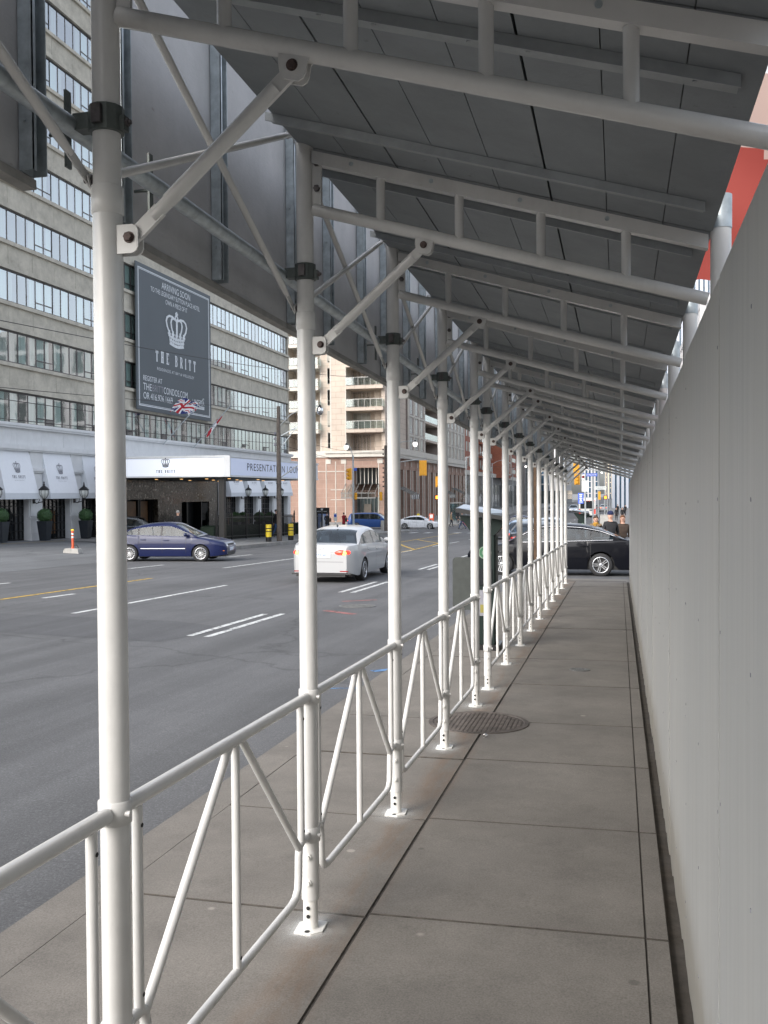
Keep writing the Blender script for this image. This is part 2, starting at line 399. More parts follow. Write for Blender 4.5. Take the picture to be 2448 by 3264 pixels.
# ================================================================ light
SUN_EL, SUN_AZ = math.radians(34), math.radians(-150)     # veiled sun: azimuth clockwise from +y, behind and to the left
W = bpy.data.worlds.new('World'); S.world = W; W.use_nodes = True
wn = W.node_tree; bg = wn.nodes['Background']
sky = wn.nodes.new('ShaderNodeTexSky'); sky.sky_type = 'NISHITA'; sky.sun_disc = False
sky.sun_elevation = SUN_EL; sky.sun_rotation = SUN_AZ; sky.air_density = 1.0; sky.dust_density = 3.5; sky.ozone_density = 1.0
hs = wn.nodes.new('ShaderNodeHueSaturation'); hs.inputs['Saturation'].default_value = .40; hs.inputs['Value'].default_value = 2.6
wn.links.new(sky.outputs[0], hs.inputs['Color'])
tint = wn.nodes.new('ShaderNodeMix'); tint.data_type = 'RGBA'; tint.blend_type = 'MULTIPLY'; tint.inputs[0].default_value = 1; tint.inputs[7].default_value = (.985, 1.0, 1.02, 1)
wn.links.new(hs.outputs[0], tint.inputs[6]); wn.links.new(tint.outputs[2], bg.inputs['Color'])
bg.inputs['Strength'].default_value = .15
sd = bpy.data.lights.new('sun', 'SUN'); sd.energy = .8; sd.angle = math.radians(40); sd.color = (1, .93, .84)
so = bpy.data.objects.new('sun', sd); col.objects.link(so)
dirv = Vector((math.sin(SUN_AZ)*math.cos(SUN_EL), math.cos(SUN_AZ)*math.cos(SUN_EL), math.sin(SUN_EL)))
so.rotation_euler = dirv.to_track_quat('Z', 'Y').to_euler(); so.location = (0, -20, 40)
S.view_settings.view_transform = 'Standard'; S.view_settings.look = 'None'; S.view_settings.exposure = 0
S.cycles.max_bounces = 8; S.cycles.diffuse_bounces = 5; S.cycles.transparent_max_bounces = 14

# ================================================================ ground, road, pavements (structure)
YL = [-60, -30, 0, 25, 50, 75, 100, 140, 180, 240, 320, 500, 900]
def strip(name, x0, x1, ys, dz, m, dz1=None, kerb=None):
    b = MB(); dz1 = dz if dz1 is None else dz1
    for a, c in zip(ys[:-1], ys[1:]):
        b.add([(x0, a, G(a)+dz), (x1, a, G(a)+dz1), (x1, c, G(c)+dz1), (x0, c, G(c)+dz)], [(0,1,2,3)])
        if kerb:
            for kx, d in kerb:
                b.add([(kx, a, G(a)+d), (kx, c, G(c)+d), (kx, c, G(c)-.2), (kx, a, G(a)-.2)], [(0,1,2,3)])
    return struct(b.build(name, m))
def ysub(a, c): return [a] + [y for y in YL if a < y < c] + [c]
b = MB()
gy = [-2500, -300, -60, 0, 50, 100, 300, 900, 3500]
for a, c in zip(gy[:-1], gy[1:]):
    b.add([(-3000, a, G(a)-.2), (3000, a, G(a)-.2), (3000, c, G(c)-.2), (-3000, c, G(c)-.2)], [(0,1,2,3)])
struct(b.build('ground', M['farwalk']))
strip('road', -18.4, -2.43, ysub(-60, 900), -.13, M['asphalt'])
strip('side_lane', -2.43, 40, [23.9, 25, 31.6], -.134, M['asphalt'])
strip('cross_street', -160, -18.4, [84, 100, 112], -.134, M['asphalt'])
strip('cross_street', -2.43, 90, [84, 100, 112], -.134, M['asphalt'])
strip('forecourt', -29.2, -18.4, ysub(-20, 43.5), .30, M['asphalt2'], -.126)
strip('far_sidewalk', -29.2, -18.7, ysub(43.5, 84), .30, M['farwalk'], .03)
strip('far_kerb', -18.7, -18.42, ysub(43.5, 84), .034, M['kerb'], kerb=[(-18.42, .034)])
strip('corner_sidewalk', -60, -18.6, [112, 140, 180, 240, 320, 500, 900], .02, M['farwalk'], kerb=[(-18.6, .02)])
b = MB(); b.add([(-60,112,G(112)+.02),(-18.6,112,G(112)+.02),(-18.6,112,G(112)-.2),(-60,112,G(112)-.2)], [(0,1,2,3)]); struct(b.build('corner_kerb', M['kerb']))
strip('near_sidewalk', -2.2, 8, ysub(31.6, 84), .0, M['farwalk'], kerb=[(-2.2, .0)])
strip('near_kerb', -2.43, -2.2, ysub(31.6, 84), .003, M['kerb'], kerb=[(-2.43, .003)])
strip('beyond_sidewalk', -2.2, 9, ysub(112, 500), .0, M['farwalk'], kerb=[(-2.2, .0)])
strip('site_ground', .30, 8, ysub(-10, 23.9), -.06, M['dirt'])

# pavement slabs under the shed: individual slabs, open joints over a dark bed
sb = MB(); JT = [-3.9, -2.6, -1.3, 0, 1.27, 2.56, 3.84, 5.13, 6.44, 7.66, 9.37, 11.03, 12.5, 14.0, 15.67, 17.27, 18.8, 20.3, 21.9, 23.6]
rr = random.Random(3)
def slab(x0, x1, y0, y1, sk0, sk1, dz):
    g = .006
    # tooled edge: a rim 2 mm lower
    P = lambda x, y, z: (x, y + (sk0 if y == y0 else sk1)*(x - x0), G(y)+z)
    x0 += .0015; x1 -= .0015; y0 += g; y1 -= g
    top = [(x0,y0),(x1,y0),(x1,y1),(x0,y1)]; t = .0035; inn = [(x0+t,y0+t),(x1-t,y0+t),(x1-t,y1-t),(x0+t,y1-t)]
    def PP(p, z):
        f = (p[1]-y0)/(y1-y0); return (p[0], p[1] + (sk0*(1-f)+sk1*f)*(p[0]-x0), G(p[1])+z+dz)
    vs = [PP(p, -.004) for p in top] + [PP(p, 0) for p in inn] + [PP(p, -.12) for p in top]
    sb.add(vs, [(4,5,6,7)], 0)
    fs = []
    for i in range(4):
        j = (i+1) % 4
        fs += [(i,j,4+j,4+i), (8+i,8+j,j,i)]
    sb.add(vs, fs, 1)
for a, c in zip(JT[:-1], JT[1:]):
    dz = rr.uniform(-.003, .003)
    slab(-1.026, .101, a, c, .03, .03, dz); slab(.100, .192, a+.033, c+.033, .03, .03, dz-.001)
    slab(-2.2, -1.035, a - .03, c - .03, .0, .0, rr.uniform(-.003, .003))
for y in [23.6]: pass
struct(sb.build('sidewalk', [M['slab'], M['joint']]))
strip('sidewalk_bed', -2.2, .17, ysub(-8, 23.9), -.0065, M['joint'])
strip('sidewalk_gutter', .17, .30, ysub(-8, 23.9), -.028, M['dirt'])
strip('kerb', -2.43, -2.199, ysub(-8, 23.7), -.001, M['slab'], kerb=[(-2.43, -.001)])
strip('sidewalk_ramp', -2.43, .24, [23.62, 23.9, 24.7], -.010, M['slab'])

# painted markings
def mark(name, pts, w, m, wear=None):
    b = MB()
    for (xa, ya), (xc, yc) in zip(pts[:-1], pts[1:]):
        d = Vector((xc-xa, yc-ya)); d.normalize(); n = Vector((-d.y, d.x))*w/2
        b.add([(xa+n.x, ya+n.y, G(ya+n.y)-.126), (xa-n.x, ya-n.y, G(ya-n.y)-.126), (xc-n.x, yc-n.y, G(yc-n.y)-.126), (xc+n.x, yc+n.y, G(yc+n.y)-.126)], [(0,1,2,3)])
    return struct(b.build(name, m))
def roadpaint(name, c):
    m, nt, b = newmat(name); b.inputs['Base Color'].default_value = c + (1,); b.inputs['Roughness'].default_value = .7
    tr = N(nt, 'ShaderNodeBsdfTransparent'); mx = N(nt, 'ShaderNodeMixShader')
    f = ramp(nt, noise(nt, pos(nt), 9, 8, .78), [(.36, g3(0)), (.50, g3(1))])
    nt.links.new(f, mx.inputs[0]); nt.links.new(tr.outputs[0], mx.inputs[1]); nt.links.new(b.outputs[0], mx.inputs[2])
    nt.links.new(mx.outputs[0], nt.nodes['Material Output'].inputs['Surface']); return m
M['rp_white'] = roadpaint('white_road_paint', (.56,.57,.56)); M['rp_yellow'] = roadpaint('yellow_road_paint', (.50,.33,.05)); M['rp_blue'] = roadpaint('blue_spray_paint', (.10,.22,.42)); M['rp_pink'] = roadpaint('pink_spray_paint', (.30,.12,.11))
for y0, y1 in ((12.9,16.0),(20.7,24.0),(29.5,32.6),(38,41),(46.8,50),(55.5,58.6)):
    mark('lane_marking', [(-6.17, y0), (-6.17, y1)], .11, M['rp_white']); mark('lane_marking', [(-5.87, y0-.05), (-5.87, y1+.1)], .11, M['rp_white'])
for y0, y1 in ((15.3,22.1),(27.5,34),(40,44),(49.5,52.2),(54.7,57.7),(62,65)):
    mark('lane_marking', [(-9.6, y0), (-9.55, y1)], .12, M['rp_white'])
mark('lane_marking', [(-12.6, 28.9), (-12.45, 36)], .12, M['rp_white'])
for y0, y1 in ((20.5,21.6),(27.9,30.2),(36,38.4),(45,48)): mark('lane_marking', [(-15.5, y0), (-15.4, y1)], .14, M['rp_white'])
mark('centre_line', [(-12.75, 2), (-12.6, 24)], .13, M['rp_yellow'])
mark('centre_line', [(-12.8, 54.5), (-13.1, 62), (-13.35, 73), (-13.4, 82)], .13, M['rp_yellow'])
mark('centre_line', [(-9.55, 36), (-9.62, 40), (-9.66, 45.3), (-9.9, 50), (-10.05, 53)], .13, M['rp_yellow'])
mark('centre_line', [(-12.8, 54.6), (-12.2, 53), (-11.3, 50), (-10.3, 47), (-9.66, 45.3)], .16, M['rp_yellow'])
mark('centre_line', [(-13.1, 62), (-12.4, 60), (-11.2, 57), (-10.2, 54.5), (-10.05, 52), (-9.9, 50)], .16, M['rp_yellow'])
mark('turn_arrow', [(-11.95, 17.9), (-11.9, 19.0)], .14, M['rp_white'])
for i in range(12): mark('crosswalk_marking', [(-17.6+i*1.3, 80.6), (-17.6+i*1.3, 83.2)], .55, M['rp_white'])
for i in range(7): mark('crosswalk_marking', [(-22.2, 86+i*3.4), (-19.4, 86+i*3.4)], .6, M['rp_white'])
mark('stop_line', [(-9.3, 78.2), (-2.7, 78.2)], .45, M['rp_white'])
for y0 in (122, 134, 146, 160): mark('lane_marking', [(-6.0, y0), (-6.0, y0+3)], .14, M['rp_white'])
mark('utility_marking', [(-2.95, 9.35), (-2.5, 9.5)], .05, M['rp_blue']); mark('utility_marking', [(-2.75, 10.5), (-2.48, 10.75)], .12, M['rp_blue'])
mark('utility_marking', [(-5.5, 18.6), (-4.9, 19.1)], .12, M['rp_pink']); mark('utility_marking', [(-5.3, 16.8), (-4.6, 16.3)], .16, M['rp_pink'])
b = MB()
b.add([(x, y, G(y)-.1275) for x, y in ((-13.2,13.2),(-6.3,12.2),(-5.9,13.9),(-7.2,14.6),(-12.6,15.2))], [(0,1,2,3,4)]); struct(b.build('road_patch', M['patch']))
mark('forecourt_line', [(-27.6, 25), (-27.4, 43)], .1, M['rp_yellow']).location.z = .40

# crack along the gutter and overspray handled per post
# ================================================================ the sidewalk shed
PX, DS, GAP = -1.22, 1.524, .807
def yp(k): return 2.119 + (k-1)*DS if k <= 5 else 2.119 + 4*DS + GAP + (k-6)*DS
KS = list(range(0, 16))
def zs(x): return -.2935*(x + 1.18)                 # roof falls towards the hoarding

# --- post
def wmat():
    m, nt, b = newmat('white_overspray'); b.inputs['Base Color'].default_value = (.62,.62,.60,1); b.inputs['Roughness'].default_value = .8
    v = pos(nt, (1,1,1), True); ln = N(nt, 'ShaderNodeVectorMath', operation='LENGTH')
    mp = N(nt, 'ShaderNodeMapping'); mp.inputs['Scale'].default_value = (1, .8, 0); nt.links.new(v, mp.inputs[0]); nt.links.new(mp.outputs[0], ln.inputs[0])
    f = ramp(nt, math_(nt, 'ADD', ln.outputs['Value'], math_(nt, 'MULTIPLY', noise(nt, pos(nt), 9, 6, .7), .16)), [(.12, g3(.55)), (.17, g3(.22)), (.25, g3(0))])
    tr = N(nt, 'ShaderNodeBsdfTransparent'); mx = N(nt, 'ShaderNodeMixShader')
    nt.links.new(f, mx.inputs[0]); nt.links.new(tr.outputs[0], mx.inputs[1]); nt.links.new(b.outputs[0], mx.inputs[2])
    nt.links.new(mx.outputs[0], nt.nodes['Material Output'].inputs['Surface']); return m
M['overspray'] = wmat()
RP = .0365
def make_post():
    t = thing('scaffold_post', '', 'post')
    MB().tube((0,0,.13), (0,0,2.50), RP, 28).lathe([(RP+.0005,2.43),(RP+.003,2.433),(RP+.003,2.497),(RP+.0005,2.5)], 28).build('lower_tube', M['white'], t)
    MB().tube((0,0,2.50), (0,0,3.36), RP-.002, 28).build('upper_tube', M['white'], t)
    b = MB().tube((0,0,.008), (0,0,.13), RP-.006, 22)
    for z in (.100,.066): b.tube((0,-RP+.004,z), (0,-RP+.0035,z), .0085, 12, 1); pass
    b.build('adjusting_leg', [M['white_in'], M['hole']], t)
    b = MB().prism([(-.052,-.060),(.02,-.066),(.058,-.03),(.052,.060),(-.02,.066),(-.058,.03)], .001, .012, 'xy')
    for x in (-1, 1): b.tube((x*.0,.047*x,.012), (x*.0,.047*x,.0135), .011, 12, 1)
    b.build('base_plate', [M['white_in'], M['hole']], t)
    b = MB()
    for z in (.31, .205):
        b.tube((.004,-RP-.012,z), (.004,-RP+.01,z), .008, 10); b.lathe([(.014,-RP-.004),(.014,-RP+.004)], 6, (.004,0,z), 0, False, 'y')
    b.build('fixing_bolt', M['white_in'], t)
    # bracket for the knee brace: two cheeks
    b = MB()
    poly = [(RP-.004,2.330),(.074,2.330),(.084,2.336),(.089,2.346),(.089,2.386),(.084,2.394),(.074,2.400),(RP-.004,2.400)]
    b.prism(poly, -.016, -.011, 'xz'); b.prism(poly, .011, .016, 'xz')
    b.build('brace_bracket', M['white'], t)
    b = MB().lathe([(.0105,-.028),(.0105,-.019),(.008,-.0185),(.008,.025)], 6, (.066,0,2.368), 0, False, 'y').lathe([(.014,-.0185),(.014,-.016)], 16, (.066,0,2.368), 0, False, 'y')
    b.build('bracket_bolt', M['rustbolt'], t)
    # galvanised tube clamp
    b = MB().lathe([(RP+.001,2.628),(RP+.0065,2.630),(RP+.0065,2.692),(RP+.001,2.694)], 12, (0,0,0), 0, False)
    b.box(-.012,.012,-RP-.016,-RP-.004,2.64,2.685,1)
    b.box(-RP-.045,-RP+.0,-.02,.02,2.640,2.680); b.box(RP,RP+.016,-.010,.014,2.632,2.668)
    b.tube((RP+.004,.0,2.652), (RP+.030,.0,2.652), .006, 8, 1); b.lathe([(.010,.016),(.010,.024)], 6, (RP,0,2.652), 1, False, 'x')
    b.build('tube_clamp', [M['clamp'], M['bolt']], t)
    # lug plate for the truss with two bolts
    b = MB().box(RP-.003, RP+.034, -.006, .006, 2.925, 3.125, 0)
    for z in (3.09, 2.99): b.lathe([(.0135,-.018),(.0135,-.006)], 6, (RP+.017,0,z), 1, False, 'y')
    b.build('truss_lug', [M['white'], M['bolt']], t)
    # rail couplers
    for z in (.955, .395):
        b = MB()
        b.lathe([(RP,z-.030),(RP+.005,z-.028),(RP+.005,z+.028),(RP,z+.030)], 24, (0,0,0))
        b.box(-.012,.012,-RP-.022,-RP,z-.018,z+.018); b.box(-.012,.012,RP,RP+.022,z-.018,z+.018)
        b.tube((RP-.002,-.012,z), (RP+.013,-.012,z), .008, 8)
        b.build('rail_coupler', M['white'], t)
    vs = [(0,0,.0045)] + [(.36*math.cos(a*PI/12), .45*math.sin(a*PI/12), .0045 - SLP*.45*math.sin(a*PI/12)) for a in range(24)]
    MB().add(vs, [(0, i+1, (i+1) % 24+1) for i in range(24)]).build('paint_overspray', M['overspray'], t)
    return t
post0 = make_post()
def postlabel(k):
    if k == 0: return 'white steel shed post beside the camera, just out of the picture on the left'
    if k == 1: return 'biggest white steel shed post, nearest the camera, passing in front of the hotel'
    if k == 2: return 'second white post from the camera, hiding part of the white saloon'
    if k == 5: return 'fifth white post from the camera, last one before the gap without a rail'
    if k == 6: return 'sixth white post from the camera, just past the gap in the railing'
    if k == 15: return 'farthest white shed post, at the end of the walkway by the black saloon'
    return '%s white shed post counting from the nearest one on the left' % ORD[k-1]
for k in KS:
    o = post0 if k == 0 else dup(post0)
    o.location = (PX, yp(k), G(yp(k))); o['label'] = postlabel(k); o['group'] = 'white posts of the sidewalk shed along the kerb'

# --- roof truss (ladder beam)
def make_truss():
    t = thing('roof_truss', '', 'truss')
    xa, xb = RP, .36 + 1.22 - .045; zb = lambda x: 2.91 - .2935*(x - RP)
    b = MB().pipe([(xa, 0, zb(xa)), (xb, 0, zb(xb))], .0235, 20); b.build('bottom_chord', M['white'], t)
    b = MB()
    for (dy0, dy1, z0, z1) in ((-.022, .022, .178, .182), (-.022, -.017, .182, .228)):
        P = [(x, y, zb(x)+z) for x in (xa, xb) for y in (dy0, dy1) for z in (z0, z1)]
        b.add(P, [(0,1,3,2),(4,6,7,5),(0,4,5,1),(2,3,7,6),(0,2,6,4),(1,5,7,3)])
    for x in (.2, .52, .86, 1.18): b.tube((x,-.0245,zb(x)+.207), (x,-.0215,zb(x)+.207), .009, 10, 1)
    b.build('top_chord', [M['white'], M['galv']], t)
    for i in range(4):
        x = .313 + .3115*i
        MB().pipe([(x,0,zb(x)+.005),(x,0,zb(x)+.02),(x,0,zb(x)+.18)], .0175, 16, rs=[.0235,.0175,.0175]).build('strut', M['white'], t)
    b = MB(); xm = .49; zz = zb(xm)
    poly = [(xm-.036,zz-.012),(xm-.037,zz-.036),(xm-.034,zz-.055),(xm-.022,zz-.072),(xm+.012,zz-.080),(xm+.024,zz-.074),(xm+.030,zz-.062),(xm+.034,zz-.036),(xm+.046,zz-.024)]
    b.prism(poly, -.016, -.011, 'xz'); b.prism(poly, .011, .016, 'xz'); b.build('brace_bracket', M['white'], t)
    b = MB().lathe([(.0105,-.028),(.0105,-.019),(.008,-.0185),(.008,.025)], 6, (.487,0,2.733), 0, False, 'y').lathe([(.014,-.0185),(.014,-.016)], 16, (.487,0,2.735), 0, False, 'y')
    b.build('bracket_bolt', M['rustbolt'], t)
    return t
tr0 = make_truss()
for i, k in enumerate(KS):
    o = tr0 if i == 0 else dup(tr0)
    o.location = (PX, yp(k), G(yp(k))); o['group'] = 'white ladder trusses under the shed roof'
    o['label'] = ('white ladder truss of tubes just above the camera, out of the picture' if k == 0 else 'nearest white ladder truss crossing the top right of the picture' if k == 1 else
                  'farthest white ladder truss at the open end of the walkway' if k == 15 else '%s white ladder truss under the roof counting from the camera' % ORD[k-1])

# --- knee brace
def make_knee():
    t = thing('knee_brace', '', 'brace')
    a = Vector((.066,0,2.368)); c = Vector((.487,0,2.733)); d = (c-a).normalized(); n = Vector((-d.z,0,d.x))
    b = MB().tube(a+d*.075, c-d*.095, .0165, 16).tube(a+d*.13, c-d*.06, .0185, 16); b.build('tube', M['white'], t)
    for p, q in ((a-d*.020, a+d*.10), (c+d*.020, c-d*.10)):
        MB().bar(p, q, .012, .036, 0, up=(n.x, 0, n.z)).build('flattened_end', M['white'], t)
    return t
kn0 = make_knee()
for i, k in enumerate(KS):
    o = kn0 if i == 0 else dup(kn0)
    o.location = (PX, yp(k), G(yp(k))); o['group'] = 'white knee braces between posts and trusses'
    o['label'] = ('white knee brace beside the camera, out of the picture' if k == 0 else 'largest white knee brace, bolted to the nearest post at upper left' if k == 1 else
                  'white knee brace on the farthest post of the walkway' if k == 15 else 'white knee brace on the %s post counting from the camera' % ORD[k-1])

# --- thin crossing braces in the plane of the posts
def flatpipe(a, c, r, m):
    a = Vector(a); c = Vector(c); d = (c-a).normalized(); b = MB()
    b.pipe([a+d*.09, a+d*.14, c-d*.14, c-d*.09], r, 12, 0, True, [r*.75, r, r, r*.75])
    for p, s in ((a, 1), (c, -1)): b.bar(p-d*.018*s, p+d*.10*s, .004, r*2.2, 0, up=(0,0,1) if abs(d.z) < .9 else (0,1,0))
    for p in (a, c): b.tube(p+Vector((-.012,0,0)), p+Vector((.016,0,0)), .007, 8, 1); b.lathe([(.012,.005),(.012,.014)], 6, p, 1, False, 'x')
    return b
rise = {}
for i, (k0, k1) in enumerate(zip(KS[:-1], KS[1:])):
    y0, y1 = yp(k0), yp(k1); L = y1 - y0; dz = G(y1) - G(y0)
    for kind in (0, 1):
        key = (round(L, 2), kind)
        x = -.042 if kind == 0 else -.050
        if key not in rise:
            a, c = ((x,0,2.52),(x,L,3.22+dz)) if kind == 0 else ((x,0,3.22),(x,L,2.52+dz))
            rise[key] = flatpipe(a, c, .0125, 0).mesh('cross_brace', [M['white'], M['bolt']])
        o = bpy.data.objects.new('cross_brace', rise[key]); col.objects.link(o); o.location = (PX, y0, G(y0))
        where = 'from the foot of the upper tube of' if kind == 0 else 'down from the top of'
        lab = 'thin white brace rising %s the %s post' % ('from low on', ORD[k0-1]) if kind == 0 else 'thin white brace falling from the top of the %s post' % ORD[k0-1]
        if k0 == 0: lab = ('thin white brace crossing the top left corner of the picture down to the nearest post' if kind else 'thin white brace beside the camera, hidden above the picture')
        tag(o, lab, 'brace', 'thin crossing braces between the shed posts')

# --- guard rail panels
def make_rail():
    t = thing('guard_rail', '', 'railing'); L = DS; s = -SLP
    Z = lambda y, z: z + s*y
    P = lambda y, z: (0, y, Z(y, z))
    MB().pipe([P(RP+.008, .955), P(L-RP-.008, .955)], .0205, 18).build('top_rail', M['white'], t)
    e = .135
    def bend(p, q, r, n=5):  # rounded corner through points
        return p
    pts = []
    raw = [(RP+.01,.395),(e-.03,.395),(e,.385),(e+.008,.35),(e+.012,.27),(e+.02,.225),(e+.05,.198),(e+.10,.19),(L/2,.19),(L-e-.10,.19),(L-e-.05,.198),(L-e-.02,.225),(L-e-.012,.27),(L-e-.008,.35),(L-e,.385),(L-e+.03,.395),(L-RP-.01,.395)]
    MB().pipe([P(y, z) for y, z in raw], .0155, 14).build('bottom_rail', M['white'], t)
    for y in (e-.025, L-e+.025):
        b = MB().tube(P(y,.398), P(y,.945), .0145, 14)
        b.tube((.0135,y,Z(y,.885)), (.0152,y,Z(y,.885)), .006, 10, 1); b.tube((.0135,y,Z(y,.44)), (.0152,y,Z(y,.44)), .006, 10, 1); b.build('end_upright', [M['white'], M['hole']], t)
    b = MB().tube(P(L/2,.19), P(L/2,.95), .0145, 14); b.tube((.0135,L/2,Z(L/2,.235)), (.0152,L/2,Z(L/2,.235)), .006, 10, 1); b.build('middle_upright', [M['white'], M['hole']], t)
    for y0, y1 in ((e, L/2-.045), (L-e, L/2+.045)):
        MB().tube(P(y0,.375), P(y1,.95), .0145, 14).build('diagonal', M['white'], t)
    return t
rl0 = make_rail(); first = True
for k in [0,1,2,3,4] + list(range(6, 15)):
    o = rl0 if first else dup(rl0); first = False
    o.location = (PX, yp(k), G(yp(k))); o['group'] = 'white guard rail panels between the shed posts'
    o['label'] = ('white guard rail panel cut off by the bottom left corner of the picture' if k == 0 else 'largest full white guard rail panel, between the two nearest posts' if k == 1 else
       'white guard rail panel between the %s and %s posts from the camera' % (ORD[k-1], ORD[k]))

# --- galvanised ledger pipe and fascia boards
LP = MB().pipe([(-1.315, y, G(y)+2.655) for y in (-.6, 23.2)], .0242, 16).build('ledger_pipe', M['galv'])
tag(LP, 'long galvanised pipe clamped along the street side of the shed posts', 'pipe')
FX = -1.49
def fascia(name, y0, y1, label):
    t = thing(name, label, 'fascia board', (FX, y0, G(y0)), 0, 'plywood fascia boards hung along the shed')
    L = y1-y0; b = MB()
    b.box(-.016, 0, 0, L, 2.57, 3.70, 0, -SLP); b.build('board', M['fascia'], t)
    b = MB(); b.box(-.030, .010, 0.002, L-.002, 2.545, 2.569, 0, -SLP); b.build('bottom_lip', M['lip'], t)
    ys = [.04] if L < 1.0 else [.045, L/2]
    if abs(y1-2.215) < .01: ys = [L-.035, L-.7]
    for y in ys:
        b = MB()
        b.box(.003,.006,y-.03,y+.03,2.575,3.70,0,-SLP); b.box(.006,.045,y-.03,y-.027,2.575,3.70,0,-SLP); b.box(.006,.045,y+.027,y+.03,2.575,3.70,0,-SLP); b.box(.042,.045,y-.03,y-.016,2.575,3.70,0,-SLP)
        for z in (2.7, 3.1, 3.5): b.tube((.02,y-.036,z-SLP*y), (.02,y-.029,z-SLP*y), .005, 6)
        b.build('stud', M['galv'], t)
    y = ys[0] + .05
    b = MB(); b.box(.09,.097,y-.012,y+.012,2.60,2.80,0,-SLP); b.tube((.04,y,2.69-SLP*y),(.12,y,2.69-SLP*y),.005,6); b.tube((.10,y,2.69-SLP*y),(.108,y,2.69-SLP*y),.011,6); b.build('hook_bar', M['clamp'], t)
    return t
fy = [-2.6, -.2, 2.215]
fascia('fascia_board', fy[0], fy[1], 'dark fascia board behind the camera, out of the picture')
fascia('fascia_board', fy[1], fy[2], 'grey fascia board ending in the top left corner of the picture')
fy2 = [2.98-.05+1.22*i for i in range(-0, 17)]; fy2[0] = 2.585
for i, (a, c) in enumerate(zip(fy2[:-1], fy2[1:])):
    fascia('fascia_board', a, c-.004, 'speckled fascia board straight behind the nearest white post' if i == 0 else 'last fascia board at the far end of the shed' if i == len(fy2)-2 else '%s full speckled fascia board counting away from the nearest post' % (['first'] + ORD[1:])[i-1])

# --- roof deck panels
def make_deck(L):
    t = thing('roof_deck', '', 'roof panel'); b = MB()
    xs0 = -.02; nb = 8; w = .2
    for i in range(nb):
        x0 = xs0 + i*w; x1 = x0 + w - (.008 if i % 3 == 1 else .003)
        if i == nb-1: x1 = 1.55
        P = [(x, y, 3.165 + .0 - .2935*(x-.0) + zt - SLP*y) for x in (x0, x1) for y in (.004, L-.004) for zt in (0, .045)]
        b.add(P, [(0,1,3,2),(4,6,7,5),(0,4,5,1),(2,3,7,6),(0,2,6,4),(1,5,7,3)])
    b.build('deck_boards', M['deck'], t)
    P = [(x, y, 3.165 - .2935*x + zt - SLP*y) for x in (-.02, 1.55) for y in (0, L) for zt in (.047, .07)]
    MB().add(P, [(0,1,3,2),(4,6,7,5),(0,4,5,1),(2,3,7,6),(0,2,6,4),(1,5,7,3)]).build('top_sheet', M['deck'], t)
    for y in (.26, L-.32):
        b = MB(); y1 = y+.085
        for (ya, yb, za, zb_) in ((y, y1, -.012, -.001), (y, y+.006, -.032, -.012)):
            P = [(x, yy, 3.165 - .2935*x + zt - SLP*yy) for x in (-.045, 1.50) for yy in (ya, yb) for zt in (za, zb_)]
            b.add(P, [(0,1,3,2),(4,6,7,5),(0,4,5,1),(2,3,7,6),(0,2,6,4),(1,5,7,3)])
        for x in (.08,.2,.45,.6,.85,1.0,1.25,1.4): b.tube((x, y+.05, 3.165-.2935*x-SLP*y-.0135), (x, y+.05, 3.165-.2935*x-SLP*y-.018), .007, 6)
        b.build('batten', M['batten'], t)
    return t
deck0 = make_deck(DS); deckg = make_deck(GAP); used = False
for k in [-3,-2,-1] + KS:
    L = GAP if k == 5 else DS
    if k == 15: continue
    o = deckg if k == 5 else (deck0 if not used else dup(deck0))
    if k != 5: used = True
    o.location = (PX, yp(k), G(yp(k))); o['group'] = 'grey board roof panels of the shed'
    o['label'] = ('grey board roof panel behind the camera' if k < 0 else 'grey board roof panel right overhead, at the top edge of the picture' if k == 0 else 'narrow grey roof panel above the gap in the railing' if k == 5 else
       'grey board roof panel between the nearest and second trusses' if k == 1 else 'grey board roof panel past the %s truss from the camera' % ORD[k-1])
    if k < 0: o['label'] = 'grey board roof panel %s behind the camera' % ('just', 'one panel', 'two panels')[-1-k]

# --- posts behind the hoarding (only their tops show)
def make_rpost():
    t = thing('hoarding_post', '', 'post')
    MB().tube((0,0,0), (0,0,2.72), RP, 24).build('tube', M['white'], t)
    MB().tube((0,0,2.72), (0,0,2.84), RP+.002, 24).build('sleeve', M['galv'], t)
    return t
rp0 = make_rpost()
for i, k in enumerate(KS):
    o = rp0 if i == 0 else dup(rp0)
    o.location = (.36, yp(k), G(yp(k))); o['group'] = 'post tops behind the grey hoarding'
    o['label'] = ('white inner post next to the camera behind the grey hoarding' if k == 0 else 'white post top with grey sleeve in front of the red banner' if k == 2 else 'white post top behind the hoarding at the end of the %s truss' % ORD[k-1])

